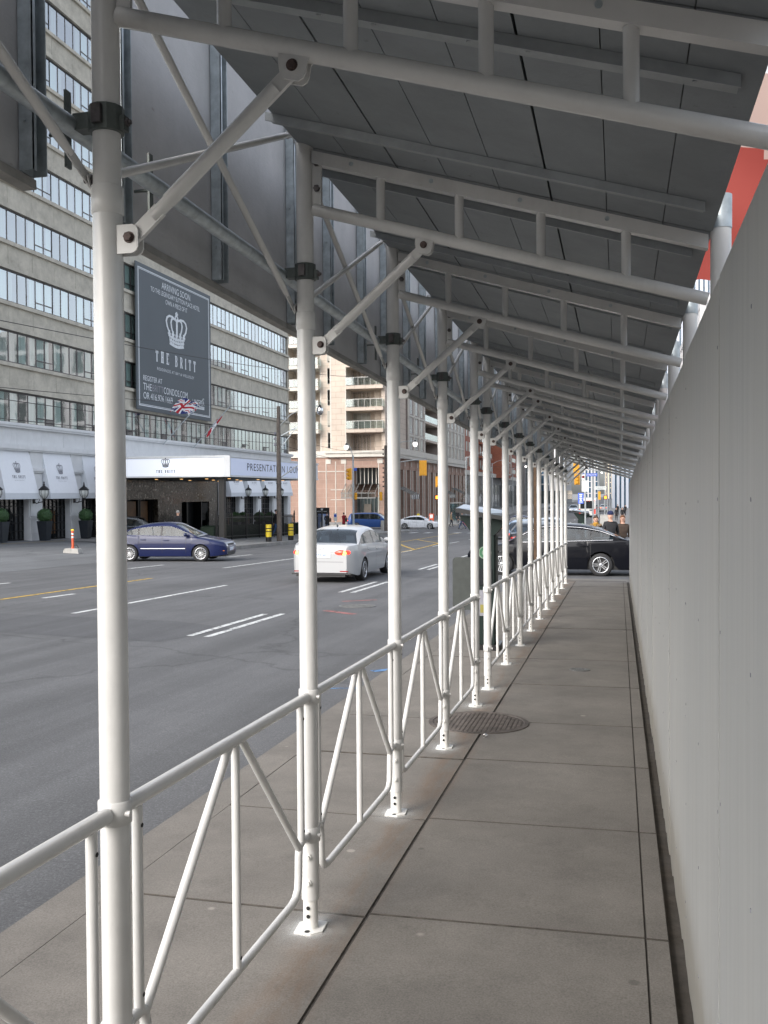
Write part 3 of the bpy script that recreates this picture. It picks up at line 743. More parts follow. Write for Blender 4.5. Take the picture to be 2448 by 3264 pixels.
# --- hoarding
WX = .243; wy = [-2.4 + 1.22*i for i in range(0, 21)] + [23.45]
wy = [y for y in wy if y < 23.3] + [23.45]
rr = random.Random(5)
for i, (a, c) in enumerate(zip(wy[:-1], wy[1:])):
    t = thing('plywood_hoarding', '', 'hoarding', (WX, a, G(a)), 0, 'grey painted plywood sheets of the hoarding')
    L = c-a; top = 2.275 + rr.uniform(-.006, .006) + (.10 if a > 12 else 0)
    b = MB(); jag = [(0, .0)]; n = 14
    lo = [(L*j/n, rr.uniform(-.03, .012) - SLP*L*j/n) for j in range(n+1)]
    poly = [(.010 + (L-.020)*j/n, z) for j, (y, z) in enumerate(lo)] + [(L-.010, top - SLP*L), (.010, top)]
    off = rr.uniform(-.002, .002)
    b.prism(poly, off, .018+off, 'yz')
    for y in (.03, L/2+.02, L-.03):
        for z in np.arange(.2, 2.2, .38):
            if rr.random() < .75:
                zz = z + rr.uniform(-.04,.04); yy = y + rr.uniform(-.008,.008)
                b.tube((off-.0012, yy, zz), (off+.001, yy, zz), .0045, 7, 1)
    b.build('sheet', [M['ply'], M['inkgrey']], t)
    MB().box(.020,.058,-.045,.045,.05,top-.05,0,0).build('seam_light_stop', M['brown_pole'], t)  # unseen dark strip added behind the seam to stop light leaking through
    t['label'] = ('grey hoarding sheet behind the camera' if c < 0 else 'grey hoarding sheet beside the camera at the right edge of the picture' if a < 0.1 and c > 0 else 'last grey hoarding sheet at the far end of the walkway' if i == len(wy)-2 else
                  'grey hoarding sheet level with the %s gap between posts' % ORD[max(0, min(18, int((a+c)/2/DS)))])
    if c < 0: t['label'] = 'grey hoarding sheet behind the camera, %s' % ('farther back' if a < -1.5 else 'next to it')

# --- red and white banner hanging over the hoarding
b = MB(); NX, NZ = 16, 26
def ban(i, j):
    u, v = i/NX, j/NZ
    x = .42 + u*2.2; top = 5.1 - .30*u*2.2; zbot = 3.16 - .0*u + .03*math.sin(u*23)
    return (x, 7.0 + .05*math.sin(u*14 + v*5) + .03*math.sin(v*17+u*4), zbot + (top-zbot)*v)
b.add([ban(i, j) for i in range(NX+1) for j in range(NZ+1)], [])
for i in range(NX):
    for j in range(NZ):
        zc = ban(i, j)[2] + .33*(ban(i, j)[0]-.78)
        m = 0 if zc < 4.03 else (1 if zc < 4.62 else 2)
        q = [i*(NZ+1)+j, (i+1)*(NZ+1)+j, (i+1)*(NZ+1)+j+1, i*(NZ+1)+j+1]
        b.f.append(tuple(q)); b.m.append(m); b.sm.append(True)
def cloth(name, c):
    m, nt, bb = newmat(name); bb.inputs['Base Color'].default_value = c + (1,); bb.inputs['Roughness'].default_value = .8
    tl = N(nt, 'ShaderNodeBsdfTranslucent'); tl.inputs['Color'].default_value = c + (1,); mx = N(nt, 'ShaderNodeMixShader'); mx.inputs[0].default_value = .5
    nt.links.new(bb.outputs[0], mx.inputs[1]); nt.links.new(tl.outputs[0], mx.inputs[2]); nt.links.new(mx.outputs[0], nt.nodes['Material Output'].inputs['Surface']); return m
o = b.build('banner', [cloth('red_cloth', (.33,.055,.042)), cloth('pale_pink_cloth', (.50,.36,.31)), cloth('white_cloth', (.78,.78,.82))])
tag(o, 'red and pale cloth banner hanging beyond the hoarding, seen under the roof edge at right', 'banner')

# --- manhole covers and small things on the pavement
def disc_cover(name, label, x, y, dz, r, cat, g, mname, grid):
    t = thing(name, label, cat, (x, y, G(y)+dz), 0)
    t.rotation_euler = (-SLP, 0, 0)
    b = MB().lathe([(r*1.09,.0),(r*1.09,.006),(r*1.0,.008),(r*.985,.003),(.0001,.003)], 40, (0,0,0), 0, False); b.build('frame', M[mname], t)
    b = MB(); n = grid; st = 2*r*.94/n
    for i in range(n):
        for j in range(n):
            px, py = -r*.94 + st*(i+.5), -r*.94 + st*(j+.5)
            if math.hypot(px, py) < r*.93: b.box(px-st*.33, px+st*.33, py-st*.33, py+st*.33, .003, .0085)
    b.build('lid', M[mname], t)
    return t
M['rustiron'] = pm('rusted_iron', (.105,.090,.080), .8, .2, var=.4, scale=12, bmp=.4, dirt=.3); M['iron'] = pm('worn_iron', (.16,.16,.155), .6, .4, var=.25, scale=14, bmp=.3)
disc_cover('manhole_cover', 'rusty round manhole cover with square studs under the railing on the walkway', -1.10, 7.57, .002, .37, 'manhole cover', None, 'rustiron', 20)
disc_cover('manhole_cover', 'round manhole cover in the road behind the white saloon', -4.94, 17.75, -.128, .33, 'manhole cover', None, 'iron', 12)
disc_cover('valve_cover', 'small round iron valve cover in the middle of the walkway', -.41, 10.35, .001, .10, 'valve cover', None, 'iron', 7)
b = MB(); rr = random.Random(9)
b.ball((0,0,.018), .018, 7, 5, 0, (1, .8, .9)); b.v = [(x+rr.uniform(-.004,.004), y+rr.uniform(-.004,.004), z+rr.uniform(-.003,.003)) for x, y, z in b.v]; b.sm = [False]*len(b.sm)
o = b.build('foil_scrap', M['chrome'], None, (-.98, 7.08, G(7.08)-.001)); tag(o, 'crumpled scrap of silver foil on the pavement before the rusty manhole cover', 'litter')

# --- pay-and-display parking machines
def parking_machine(label, x, y, plate, rz=0):
    t = thing('parking_machine', label, 'parking meter', (x, y, G(y)), rz, 'green pay and display parking machines')
    MB().box(-.16,.20,-.20,.20,0,.07).build('base', M['black'], t)
    b = MB(); b.prism([(-.14,-.13),(.13,-.13),(.15,-.10),(.15,.12),(.12,.15),(-.12,.15),(-.15,.12),(-.15,-.10)], .07, 1.40, 'xy'); b.build('cabinet', M['darkgreen'], t)
    MB().prism([(-.12,1.40),(.12,1.40),(.30,1.60),(-.30,1.66)], -.12, .16, 'xz').build('neck', M['darkgreen'], t)
    P = [(-.33,-.22,1.70),(.27,-.25,1.60),(.25,.20,1.66),(-.31,.22,1.74)]
    b = MB(); b.add(P + [(p[0],p[1],p[2]+.05) for p in P], [(3,2,1,0),(4,5,6,7),(0,1,5,4),(1,2,6,5),(2,3,7,6),(3,0,4,7)]); b.build('solar_roof', M['black'], t)
    Q = [(p[0]*.93, p[1]*.92, p[2]+.053) for p in P]; b = MB(); b.add(Q, [(0,1,2,3)]); b.build('solar_panel', M['solar'], t)
    b = MB(); b.lathe([(.080,-.136),(.080,-.132)], 28, (.02,0,1.20), 1, False, 'y'); b.lathe([(.066,-.1385),(.066,-.1365)], 28, (.02,0,1.20), 0, False, 'y'); b.lathe([(.037,-.1405),(.037,-.139)], 24, (.02,0,1.20), 1, False, 'y')
    b.build('logo_disc', [M['greenlogo'], M['inkgreen']], t)
    txt(t, 'logo_letter', 'P', .07, (.02,-.1415,1.20), (PI/2,0,0), M['greenlogo'])
    b = MB().box(-.06,.11,-.140,-.131,.80,1.0,0).box(-.05,.06,-.140,-.131,.42,.74,1).box(-.04,.02,-.143,-.141,.46,.56,2); b.build('payment_panel', [M['darkglass'], M['inkgrey'], M['dullyellow']], t)
    if plate:
        b = MB(); r = .05; pl = []
        for cx, cz, a0 in ((-.21-.20+.05+.17,.50+.58,0),(-.36,1.08,90),(-.36,.52,180),(-.19,.52,270)):
            for q in range(5): a = math.radians(a0+q*22.5); pl.append((cx+r*math.cos(a), cz+r*math.sin(a)))
        b.prism(pl, .02, .03, 'xz'); b.build('side_plate', M['plateback'], t)
    return t
M['inkgreen'] = pm('pale_green_print', (.16,.22,.17), .6)
M['dullyellow'] = pm('faded_yellow_label', (.22,.19,.04), .6)
M['solar'] = pm('solar_glass', (.10,.12,.15), .15)
M['plateback'] = pm('grey_green_plate', (.042,.048,.045), .5, .2, var=.2, scale=12)
# ================================================================ buildings
def bw(b, name, m, root, parent=None):
    """mesh given in world coordinates, stored relative to its thing (whose rotation is 0)"""
    l = root.location; b.v = [(x-l[0], y-l[1], z-l[2]) for x, y, z in b.v]
    return b.build(name, m, parent or root)
def child(name, me, parent, loc, rz=0, root=None):
    o = bpy.data.objects.new(name, me); col.objects.link(o); o.parent = parent
    l = root.location if root else (0,0,0)
    o.location = (loc[0]-l[0], loc[1]-l[1], loc[2]-l[2]); o.rotation_euler = (0,0,rz); return o

# slab-serif capitals for THE BRITT (T H E B R I), unit height 1
def slab_text(s, h, cond=.62, gap=.34):
    b = MB(); x = 0; t = .16*cond; sf = .09
    cnt = [0]
    def r(x0, x1, z0, z1):
        cnt[0] += 1; e = .0006*(cnt[0] % 9)*max(h, .3)
        b.add([(x0*h, z0*h, e), (x1*h, z0*h, e), (x1*h, z1*h, e), (x0*h, z1*h, e)], [(0,1,2,3)])
    def stem(cx): r(cx-t, cx+t, sf, 1-sf)
    def foot(cx, w=.20): r(cx-w*cond, cx+w*cond, 0, sf); 
    def head(cx, w=.20): r(cx-w*cond, cx+w*cond, 1-sf, 1)
    def bowl(cx, z0, z1, wd):
        n = 10; zc = (z0+z1)/2; ro = (z1-z0)/2; ri = ro-.09
        r(cx, cx+wd, z0, z0+.09); r(cx, cx+wd, z1-.09, z1)
        P = []
        for i in range(n+1):
            a = -PI/2+PI*i/n
            P += [((cx+wd+ro*.8*math.cos(a))*h, (zc+ro*math.sin(a))*h, .012*h), ((cx+wd+(ro*.8-.14)*math.cos(a))*h, (zc+ri*math.sin(a))*h, .012*h)]
        b.add(P, [(2*i, 2*i+2, 2*i+3, 2*i+1) for i in range(n)])
    for ch in s:
        if ch == ' ': x += .40 + gap*.6; continue
        w = .85*cond
        if ch == 'T': stem(x+w/2); foot(x+w/2); r(x, x+w, 1-sf, 1); r(x, x+.09, .72, 1); r(x+w-.09, x+w, .72, 1)
        if ch == 'H':
            for q in (.2*cond, w-.2*cond): stem(x+q); foot(x+q, .24); head(x+q, .24)
            r(x+.2*cond, x+w-.2*cond, .45, .55)
        if ch == 'E': stem(x+.25*cond); r(x, x+w, 0, sf); r(x, x+w, 1-sf, 1); r(x+w-.08, x+w, 0, .26); r(x+w-.08, x+w, .74, 1); r(x+.2*cond, x+.62*cond, .46, .54)
        if ch == 'B': stem(x+.25*cond); r(x, x+.3*cond, 0, sf); r(x, x+.3*cond, 1-sf, 1); bowl(x+.25*cond, 0, .54, .12); bowl(x+.25*cond, .46, 1, .10)
        if ch == 'R': stem(x+.25*cond); foot(x+.25*cond); r(x, x+.3*cond, 1-sf, 1); bowl(x+.25*cond, .45, 1, .12); b.add([((x+.42*cond)*h, .48*h, 0), ((x+.64*cond)*h, .48*h, 0), ((x+.95*cond)*h, 0, 0), ((x+.68*cond)*h, 0, 0)], [(0,1,2,3)])
        if ch == 'I': w = .45*cond; stem(x+w/2); foot(x+w/2); head(x+w/2)
        x += w + gap
    tot = (x-gap)*h; b.v = [(vx-tot/2, vy-h/2, vz) for vx, vy, vz in b.v]
    return b
def crown(h, tk=.055):
    """line-drawn crown, unit-free emblem: jewelled band, five bowed arches, orb and cross"""
    b = MB(); n = 14; cnt = [0]
    def stroke(P, t):
        for (x0, z0), (x1, z1) in zip(P[:-1], P[1:]):
            cnt[0] += 1; dz_ = .0006*(cnt[0] % 17)
            d = Vector((x1-x0, z1-z0)); L = d.length
            if L < 1e-6: continue
            d /= L; nx, nz = -d.y*t/2, d.x*t/2; e = t*.25
            x0 -= d.x*e; z0 -= d.y*e; x1 += d.x*e; z1 += d.y*e
            b.add([(x0+nx, z0+nz, dz_), (x0-nx, z0-nz, dz_), (x1-nx, z1-nz, dz_), (x1+nx, z1+nz, dz_)], [(0,1,2,3)])
    def band(z, hw, dip): return [(-hw+2*hw*i/n, z-dip*math.sin(PI*i/n)) for i in range(n+1)]
    stroke(band(.10, .30, .05), tk*1.4); stroke(band(.20, .325, .05), tk); stroke(band(.30, .345, .05), tk)
    for i in range(9):
        x = -.30+.6*i/8; stroke([(x, .12), (x*1.06, .29)], tk*.8)
    for i in range(5):                       # fleurons
        x = -.33+.66*i/4; stroke([(x, .30), (x, .44)], tk*1.3); stroke([(x-.05, .36), (x+.05, .36)], tk)
    for sgn in (-1, 1):
        for pts in ([(.34,.40),(.43,.54),(.47,.68),(.43,.79),(.33,.85),(.20,.85),(.06,.79)], [(.165,.40),(.225,.55),(.25,.68),(.22,.78),(.13,.82),(.03,.78)]):
            stroke([(sgn*x, z) for x, z in pts], tk)
    stroke([(0, .40), (0, .80)], tk*1.4)
    P = [(.06*math.cos(a*PI/6), .86+.06*math.sin(a*PI/6)) for a in range(13)]; stroke(P, tk*.8); stroke([(0, .90), (0, 1.02)], tk); stroke([(-.05, .97), (.05, .97)], tk)
    b.v = [(x*h, (z-.5)*h, q*h) for x, z, q in b.v]
    return b
def logo_on(parent, loc, rot, hc, ht, m, small=True, gap=.62):
    l = []
    o = crown(hc).build('crown_emblem', m, parent); l.append((o, .0))
    o2 = slab_text('THE BRITT', ht).build('lettering', m, parent); l.append((o2, -hc*.5-ht*1.3))
    if small: l.append((txt(parent, 'small_lettering', 'RESIDENCES AT BAY & WELLESLEY', ht*.30, (0,0,0), (0,0,0), m, 1, 0, 'CENTER', 1.15), -hc*.5-ht*2.5))
    E = bpy.data  # place all three with one frame
    from mathutils import Euler
    R = Euler(rot).to_matrix()
    for o, dy in l:
        p = Vector(loc) + R @ Vector((0, dy, .0)); o.location = p; o.rotation_euler = rot

# ---------------------------------------------------------------- the hotel
HX = -29.0
H = thing('hotel', 'long grey concrete hotel with ribbon windows and a white ground floor', 'hotel', (HX, 57, -1.2))
S0, PITCH, WH = 5.28, 2.965, 1.55
NF = 9; Y1h = 81.35
for k in range(NF+1):
    z0 = S0 + PITCH*(k-1) + WH if k else None
    if k == 0: continue
    zt = S0 + PITCH*k
    b = MB(); ys = [31 + 1.98*i for i in range(27)]; ys = [y for y in ys if y < Y1h-.3] + [Y1h]
    for a, c in zip(ys[:-1], ys[1:]): b.box(HX-.3, HX+.02+random.uniform(-.006,.006), a+.008, c-.008, z0+.26, zt-.20)
    b.box(HX-.5, HX-.3, 31, Y1h, z0+.0, zt)
    b.box(HX-.3, HX+.10, 31, Y1h+.05, z0+.03, z0+.26); b.box(HX-.3, HX+.15, 31, Y1h+.1, zt-.20, zt-.02)
    bw(b, 'spandrel', M['hotelconc'], H)
ztop = S0 + PITCH*NF + 1.0
bw(MB().box(-44, HX-.5, 31, 31.3, -2.2, ztop).box(-44, HX-.5, Y1h-.02, Y1h+.28, -2.2, ztop).box(-44, -43.7, 31, Y1h, -2.2, ztop), 'end_wall', M['hotelconc'], H)
bw(MB().box(-44, HX+.1, 30.6, Y1h+.3, ztop, ztop+.4), 'roof', M['greystone'], H)
bw(MB().box(HX-.5, HX+.05, Y1h-.16, Y1h, S0, ztop), 'corner_strip', M['hotelconc'], H)
bw(MB().box(HX-1.05, HX-1.0, 31, Y1h-.2, S0, ztop), 'interior', M['room'], H)
M['frame'] = pm('dark_bronze_frame', (.075,.068,.068), .45, .3, var=.1)
def hotel_window(seed, low=False):
    r = random.Random(seed); b = MB(); n = 6; pw = .76; Wd = n*pw
    b.box(-.20,-.10,0,Wd,0,.06,0); b.box(-.20,-.11,0,Wd,WH-.05,WH,0)
    for i in range(n+1): y = i*pw; b.box(-.17,-.125,y-.030,y+.030,.06,WH-.07,0)
    for i in range(n):
        y0, y1 = i*pw+.027, (i+1)*pw-.027
        b.add([(-.14,y0,.06),(-.14,y1,.06),(-.14,y1,WH-.07),(-.14,y0,WH-.07)], [(0,1,2,3)], 1)
        vent = i in (4, 5)
        if vent: b.box(-.16,-.12,y0,y1,.36,.41,0)
        if vent and low and r.random() < .6:
            for z in (.09,.15,.21,.27,.33): b.box(-.13,-.09,y0,y1,z,z+.035,0)
        q = r.random(); full = 1.0 if q < (.45 if low else .72) else (.6 if q < .9 else 0)
        if full:
            m = 2 if r.random() < .72 else 3; k = 12; a, c = y0, y0 + (y1-y0)*full
            if r.random() < .5: a, c = y1 - (y1-y0)*full, y1
            P = []
            for j in range(k+1):
                y = a + (c-a)*j/k; dx = -.21 + .025*(j % 2) + r.uniform(-.008,.008)
                P += [(dx, y, .02), (dx, y, WH)]
            b.add(P, [(2*j, 2*j+2, 2*j+3, 2*j+1) for j in range(k)], m)
    me = b.mesh('window', [M['frame'], M['glass'], M['curt'], M['curt2']]); return me
wv = [hotel_window(s) for s in range(7)]; wl = [hotel_window(50+s, True) for s in range(4)]
for k in range(NF):
    for i in range(11):
        y = Y1h - .16 - 4.56*(i+1)
        me = wl[(i*3) % 4] if k == 0 else wv[(i*5+k*3) % 7]
        child('window', me, H, (HX+.09, y, S0 + PITCH*k), 0, H)
# white podium
b = MB(); b.box(HX-.4, HX+.40, 31, Y1h+.3, 5.14, 5.28); b.box(HX-.4, HX+.34, 31, Y1h+.25, 5.04, 5.14)
for i in range(26):
    a = 31.05+2.03*i
    if a < Y1h-1: b.box(HX-.4, HX+.16, a, min(a+2.02, Y1h+.2), 4.24, 5.04)
b.box(HX-.4, HX+.30, 31, Y1h+.25, 4.0, 4.24); b.box(HX-.4, HX+.24, 31, Y1h+.2, 3.92, 4.0)
bw(b, 'podium_band', M['whitestone'], H)
bays = [(43.4+3.7*j, 45.95+3.7*j) for j in range(-3, 2)] + [(66.9+3.7*j, 69.6+3.7*j) for j in range(4)]
edges = [31.0]
for a, c in bays: edges += [a, c]
edges += [Y1h+.2]
for a, c in zip(edges[::2], edges[1::2]):
    if a > 48 and c < 68:      # behind the canopy
        continue
    zg = G((a+c)/2)+.28; w = 1.15
    b = MB(); b.box(HX-.4, HX+.05, a, c, zg, 3.92)
    b.box(HX+.05, HX+.12, a+.08, c-.08, zg+1.25, zg+3.4); b.box(HX-.1, HX+.22, a-.03, c+.03, zg, zg+.42); b.box(HX-.1, HX+.16, a-.02, c+.02, zg+.42, zg+1.1)
    b.box(HX-.1, HX+.20, a-.03, c+.03, zg+1.1, zg+1.2); b.box(HX-.1, HX+.24, a-.05, c+.05, 2.95, 3.10); b.box(HX-.1, HX+.18, a-.02, c+.02, 2.86, 2.95)
    b.box(HX+.05, HX+.13, a, c, 3.10, 3.92)
    bw(b, 'pilaster', M['whitestone'], H)
for a, c in bays:
    zg = G((a+c)/2)+.28; b = MB()
    b.box(HX-.35, HX-.30, a, c, zg, 3.92, 1)
    n = 7
    for i in range(n+1): y = a+(c-a)*i/n; b.box(HX-.30, HX-.25, y-.02, y+.02, zg, 2.2, 0)
    for z in np.arange(zg+.05, 2.2, .42): b.box(HX-.30, HX-.26, a, c, z-.02, z+.02, 0)
    for i in range(2):
        y = a + (c-a)*random.uniform(.15,.85); b.box(HX-.298, HX-.292, y, y+.25, zg+.3, zg+random.uniform(.8,1.6), 2)
    bw(b, 'display_window', [M['black'], M['darkglass'], pm('amber_interior', (.10,.05,.02), .8)], H)
def awning(a, c):
    yc = (a+c)/2; hw = (c-a)/2; b = MB(); t = [(HX+.06, yc-hw, 4.02), (HX+.06, yc+hw, 4.02)]; bo = [(HX+.58, yc+hw+.06, 1.83), (HX+.58, yc-hw-.06, 1.83)]; f = [(HX+.06, yc-hw-.05, 1.83), (HX+.06, yc+hw+.05, 1.83)]
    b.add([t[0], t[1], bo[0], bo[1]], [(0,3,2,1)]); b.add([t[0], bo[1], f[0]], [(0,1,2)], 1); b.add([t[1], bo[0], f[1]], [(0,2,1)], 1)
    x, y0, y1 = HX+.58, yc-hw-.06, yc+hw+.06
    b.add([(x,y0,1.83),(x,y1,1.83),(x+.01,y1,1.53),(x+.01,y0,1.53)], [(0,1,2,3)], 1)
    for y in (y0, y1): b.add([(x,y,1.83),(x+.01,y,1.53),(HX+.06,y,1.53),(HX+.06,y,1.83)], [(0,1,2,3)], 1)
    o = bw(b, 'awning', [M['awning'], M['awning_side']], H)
    ang = math.atan2(2.19, .52); nx, nz = math.sin(ang), math.cos(ang)
    p = Vector((HX+.06+.52*.42+nx*.012, yc, 4.02-2.19*.42+nz*.012)) - H.location
    logo_on(o, p, (ang, 0, PI/2), .58, .15, M['inkgrey'])
for j, (a, c) in enumerate(bays):
    if a > 38: awning(a, c)
# entrance court under the canopy
def mosaic():
    m, nt, bb = newmat('dark_mirror_mosaic'); v = pos(nt, (1,1,1))
    vo = N(nt, 'ShaderNodeTexVoronoi', distance='CHEBYCHEV'); vo.inputs['Scale'].default_value = 9; vo.inputs['Randomness'].default_value = .25; nt.links.new(v, vo.inputs['Vector'])
    c = ramp(nt, vo.outputs['Color'], [(.2, (.045,.042,.036)), (.6, (.085,.08,.07)), (.88, (.15,.145,.13)), (.96, (.30,.30,.29))]); nt.links.new(c, bb.inputs['Base Color'])
    bb.inputs['Roughness'].default_value = .12; bb.inputs['Metallic'].default_value = .55
    bump(nt, bb, vo.outputs['Color'], .25, .01); return m
M['mosaic'] = mosaic(); M['woodpanel'] = pm('amber_wood', (.16,.075,.025), .4, var=.3, scale=3)
b = MB(); zg = G(57)+.28
b.box(-29.4,-28.5,49.4,51.1,zg,2.9); b.box(-29.4,-28.5,55.25,58.6,zg,2.9); b.box(-29.4,-28.5,63.0,64.6,zg,2.9); b.box(-29.4,-28.5,51.1,55.25,1.42,2.9); b.box(-29.4,-28.5,58.6,63.0,1.2,2.9)
bw(b, 'entrance_wall', M['mosaic'], H)
b = MB(); b.box(-29.3,-29.2,51.1,55.25,zg,1.42,0); 
for y in (51.15,51.95,53.4,53.6,54.9,55.15): b.box(-29.2,-28.9,y,y+.12,zg,1.42,0)
b.box(-29.19,-29.0,52.1,53.3,zg,1.3,1); b.box(-29.19,-29.0,53.8,54.8,zg,1.3,1)
bw(b, 'entrance_door', [M['black'], M['woodpanel']], H)
b = MB(); b.box(-29.3,-29.2,58.6,63.0,zg,1.2,0)
for y in (58.6,59.6,61.9,62.9): b.box(-29.2,-28.6,y,y+.1,zg,1.2,0)
b.add([(-29.15,62.0,zg),(-28.5,62.8,zg),(-28.5,62.8,1.1),(-29.15,62.0,1.1)], [(0,1,2,3)], 1)
bw(b, 'entrance_door', [M['black'], M['carglass']], H)
bw(MB().box(-29.4,-28.4,64.6,65.2,zg,2.9), 'entrance_pier', M['whitestone'], H)
CX, CY, CZ0, CZ1 = -20.0, 46.8, 2.63, 3.72
b = MB(); b.box(-27.15, CX, CY, 62.0, CZ0+.02, CZ1-.04, 0); b.box(-27.15, CX+.05, CY-.05, 62.05, CZ1-.04, CZ1+.05, 0); b.box(-27.15, CX+.05, CY-.05, 62.05, CZ0, CZ0+.06, 0); b.box(-29, -27.15, 50.2, 62.0, CZ0+.02, CZ1-.04, 0); b.box(CX-.28, CX+.06, CY-.06, CY+.05, CZ0+.01, CZ1, 0)
b.box(-27.1, CX-.05, CY+.05, 61.95, CZ0-.015, CZ0-.005, 1); b.box(-28.9, -27.1, 50.3, 61.95, CZ0-.015, CZ0-.005, 1)
can = bw(b, 'entrance_canopy', [M['whitestone'], M['black']], H)
def lightbox(name, c, e):
    return pm(name, c, .4, var=.01, emis=c, est=e)
M['lbox'] = lightbox('lit_white_sign', (.86,.90,.98), .22); M['lbox2'] = lightbox('lit_lilac_sign', (.62,.68,.85), .10)
l = H.location
bb = MB().box(-27.1, CX-.3, CY-.03, CY-.004, CZ0+.08, CZ1-.09); bw(bb, 'sign_face', M['lbox'], H, can)
bb = MB().box(CX+.004, CX+.03, CY+.15, 61.5, CZ0+.09, CZ1-.09); bw(bb, 'sign_face', M['lbox2'], H, can)
logo_on(can, Vector((-23.66, CY-.036, 3.42))-l, (PI/2,0,0), .52, .16, M['ink'])
o = txt(can, 'lettering', 'PRESENTATION LOUNGE', .58, Vector((CX+.036, 54.15, 3.19))-l, (PI/2,0,PI/2), M['inkdark'], 1, 0, 'CENTER', 1.16); xs_ = [q.co.x for q in o.data.vertices]; o.scale.x = 9.9/(max(xs_)-min(xs_))
for x in (-26.4,-24.8,-23.2,-21.8):
    for y in (51, 55.5, 60):
        bb = MB().lathe([(.09,0),(.09,.02)], 12, (x, y, CZ0-.04)); bw(bb, 'downlight', M['warmlamp'], H, can)
for y in (47.6, 61.4):
    bb = MB().box(-20.9,-20.6,y-.15,y+.15,G(y)+.05,CZ0-.01); bw(bb, 'column', M['black'], H, can)

# hanging banner on the hotel
BB = thing('banner_sign', 'huge charcoal banner with a silver crown advertising residences on the hotel front', 'billboard', (HX+.34, 58.4, 11.5))
b = MB(); b.box(-.05,.02,-5.47,5.47,-4.53,4.53,0); b.build('panel', M['billboard'], BB)
b = MB()
for i in (1, 0):
    e = .26 + .09*i; w = .055 if i == 0 else .03
    b.box(.021,.025,-5.47+e,5.47-e,4.53-e-w,4.53-e); b.box(.021,.025,-5.47+e,5.47-e,-4.53+e,-4.53+e+w); b.box(.021,.0245,-5.47+e,-5.47+e+w,-4.53+e+w,4.53-e-w); b.box(.021,.0245,5.47-e-w,5.47-e,-4.53+e+w,4.53-e-w)
b.build('border', M['inksilver'], BB)
RT = (PI/2, 0, PI/2)
def bt(s, size, y, z, width, m='inksilver', al='CENTER', sp=1.0):
    o = txt(BB, 'lettering', s, size, (.027, y-58.4, z-11.5), RT, M[m], 1, 0, al, sp)
    xs_ = [q.co.x for q in o.data.vertices]; o.scale = (width/(max(xs_)-min(xs_)), 1, 1); return o
bt('ARRIVING SOON', .62, 58.45, 15.20, 4.2); bt('TO THE LEGENDARY SUTTON PLACE HOTEL', .44, 58.45, 14.70, 7.2); bt('OWN A PIECE OF IT', .44, 58.45, 14.24, 3.2)
o = crown(2.35, .06).build('crown_emblem', M['inksilver'], BB); o.location = (.027, 0, 12.62-11.5); o.rotation_euler = RT; o.scale = (1.36, 1, 1)
sl = slab_text('THE BRITT', .74, .62, .55); wsl = max(v[0] for v in sl.v)-min(v[0] for v in sl.v); o = sl.build('lettering', M['inksilver'], BB); o.location = (.027, -.05, 10.58-11.5); o.rotation_euler = RT; o.scale = (5.9/wsl,1,1)
bt('RESIDENCES AT BAY & WELLESLEY', .27, 58.3, 9.77, 5.4, sp=1.2)
bt('REGISTER AT', .46, 53.72, 8.98, 2.5, al='LEFT'); bt('THE', .62, 53.72, 8.44, 1.1, al='LEFT'); bt('BRITT', .62, 54.88, 8.44, 1.5, 'inkgrey', 'LEFT'); bt('CONDOS.COM', .62, 56.45, 8.44, 3.5, al='LEFT'); bt('OR 416.926.1669', .60, 53.72, 7.88, 3.98, al='LEFT')
bt('LANTERRA', .50, 61.7, 8.14, 1.9); b = MB().box(.026,.029,60.75-58.4,62.65-58.4,7.70-11.5,7.92-11.5); b.build('caption_bar', M['inksilver'], BB); bt('DEVELOPMENTS', .20, 61.7, 7.81, 1.75, 'billboard').location.x = .031

# flagpoles with flags
def flagpole(y, label, flag):
    t = thing('flagpole', label, 'flag', (HX+.35, y, 4.95))
    a = Vector((0,0,0)); c = Vector((2.35, 1.1, 2.95)); MB().pipe([a, c], .035, 10).ball(c, .06, 8, 6).build('pole', M['galv'], t)
    d = (c-a).normalized(); top = a+(c-a)*.96; b = MB(); r = random.Random(3); NX, NZ = 20, 14
    if flag == 'union':
        Wd, Ht = 1.75, 1.05
        def P(u, v):
            h = top - d*(.25 + Ht*(1-v))
            return h + Vector((-1.05*u + .10*math.sin(u*9+v*3), -.70*u + .13*math.sin(u*7+v*2), .62*u - .28*u*u + .07*math.sin(u*11)))
        def colr(u, v):
            x = (u-.5)*2; z = (v-.5)
            if abs(x) < .10 or abs(z) < .10: return 1
            if abs(x) < .18 or abs(z) < .18: return 2
            dd = abs(abs(z) - abs(x)*.5)
            return 1 if dd < .03 else (2 if dd < .10 else 0)
        mats = [M['flagblue'], M['flagred'], M['flagwhite']]
    else:
        Wd, Ht = .42, 1.5
        def P(u, v):
            h = top - d*(.75 + Ht*(1-v)); return h + Vector((-.10*u + .05*math.sin(u*9+v*6), -.10*u*Wd, -.55*u*Wd - .10*math.sin(v*8+u*5) - .35*u*(1-v)))
        def colr(u, v): return 1 if (v > .62 or v < .3) else 2
        mats = [M['flagblue'], M['flagred'], M['flagwhite']]
    g = [[P(i/NX, j/NZ) for j in range(NZ+1)] for i in range(NX+1)]
    b.add([p for row in g for p in row], [])
    for i in range(NX):
        for j in range(NZ):
            b.f.append((i*(NZ+1)+j, (i+1)*(NZ+1)+j, (i+1)*(NZ+1)+j+1, i*(NZ+1)+j+1)); b.m.append(colr((i+.5)/NX, (j+.5)/NZ)); b.sm.append(True)
    b.build('flag', mats, t)
M['flagblue'] = pm('flag_blue', (.015,.025,.14), .8); M['flagred'] = pm('flag_red', (.42,.015,.03), .8); M['flagwhite'] = pm('flag_white', (.72,.72,.74), .8)
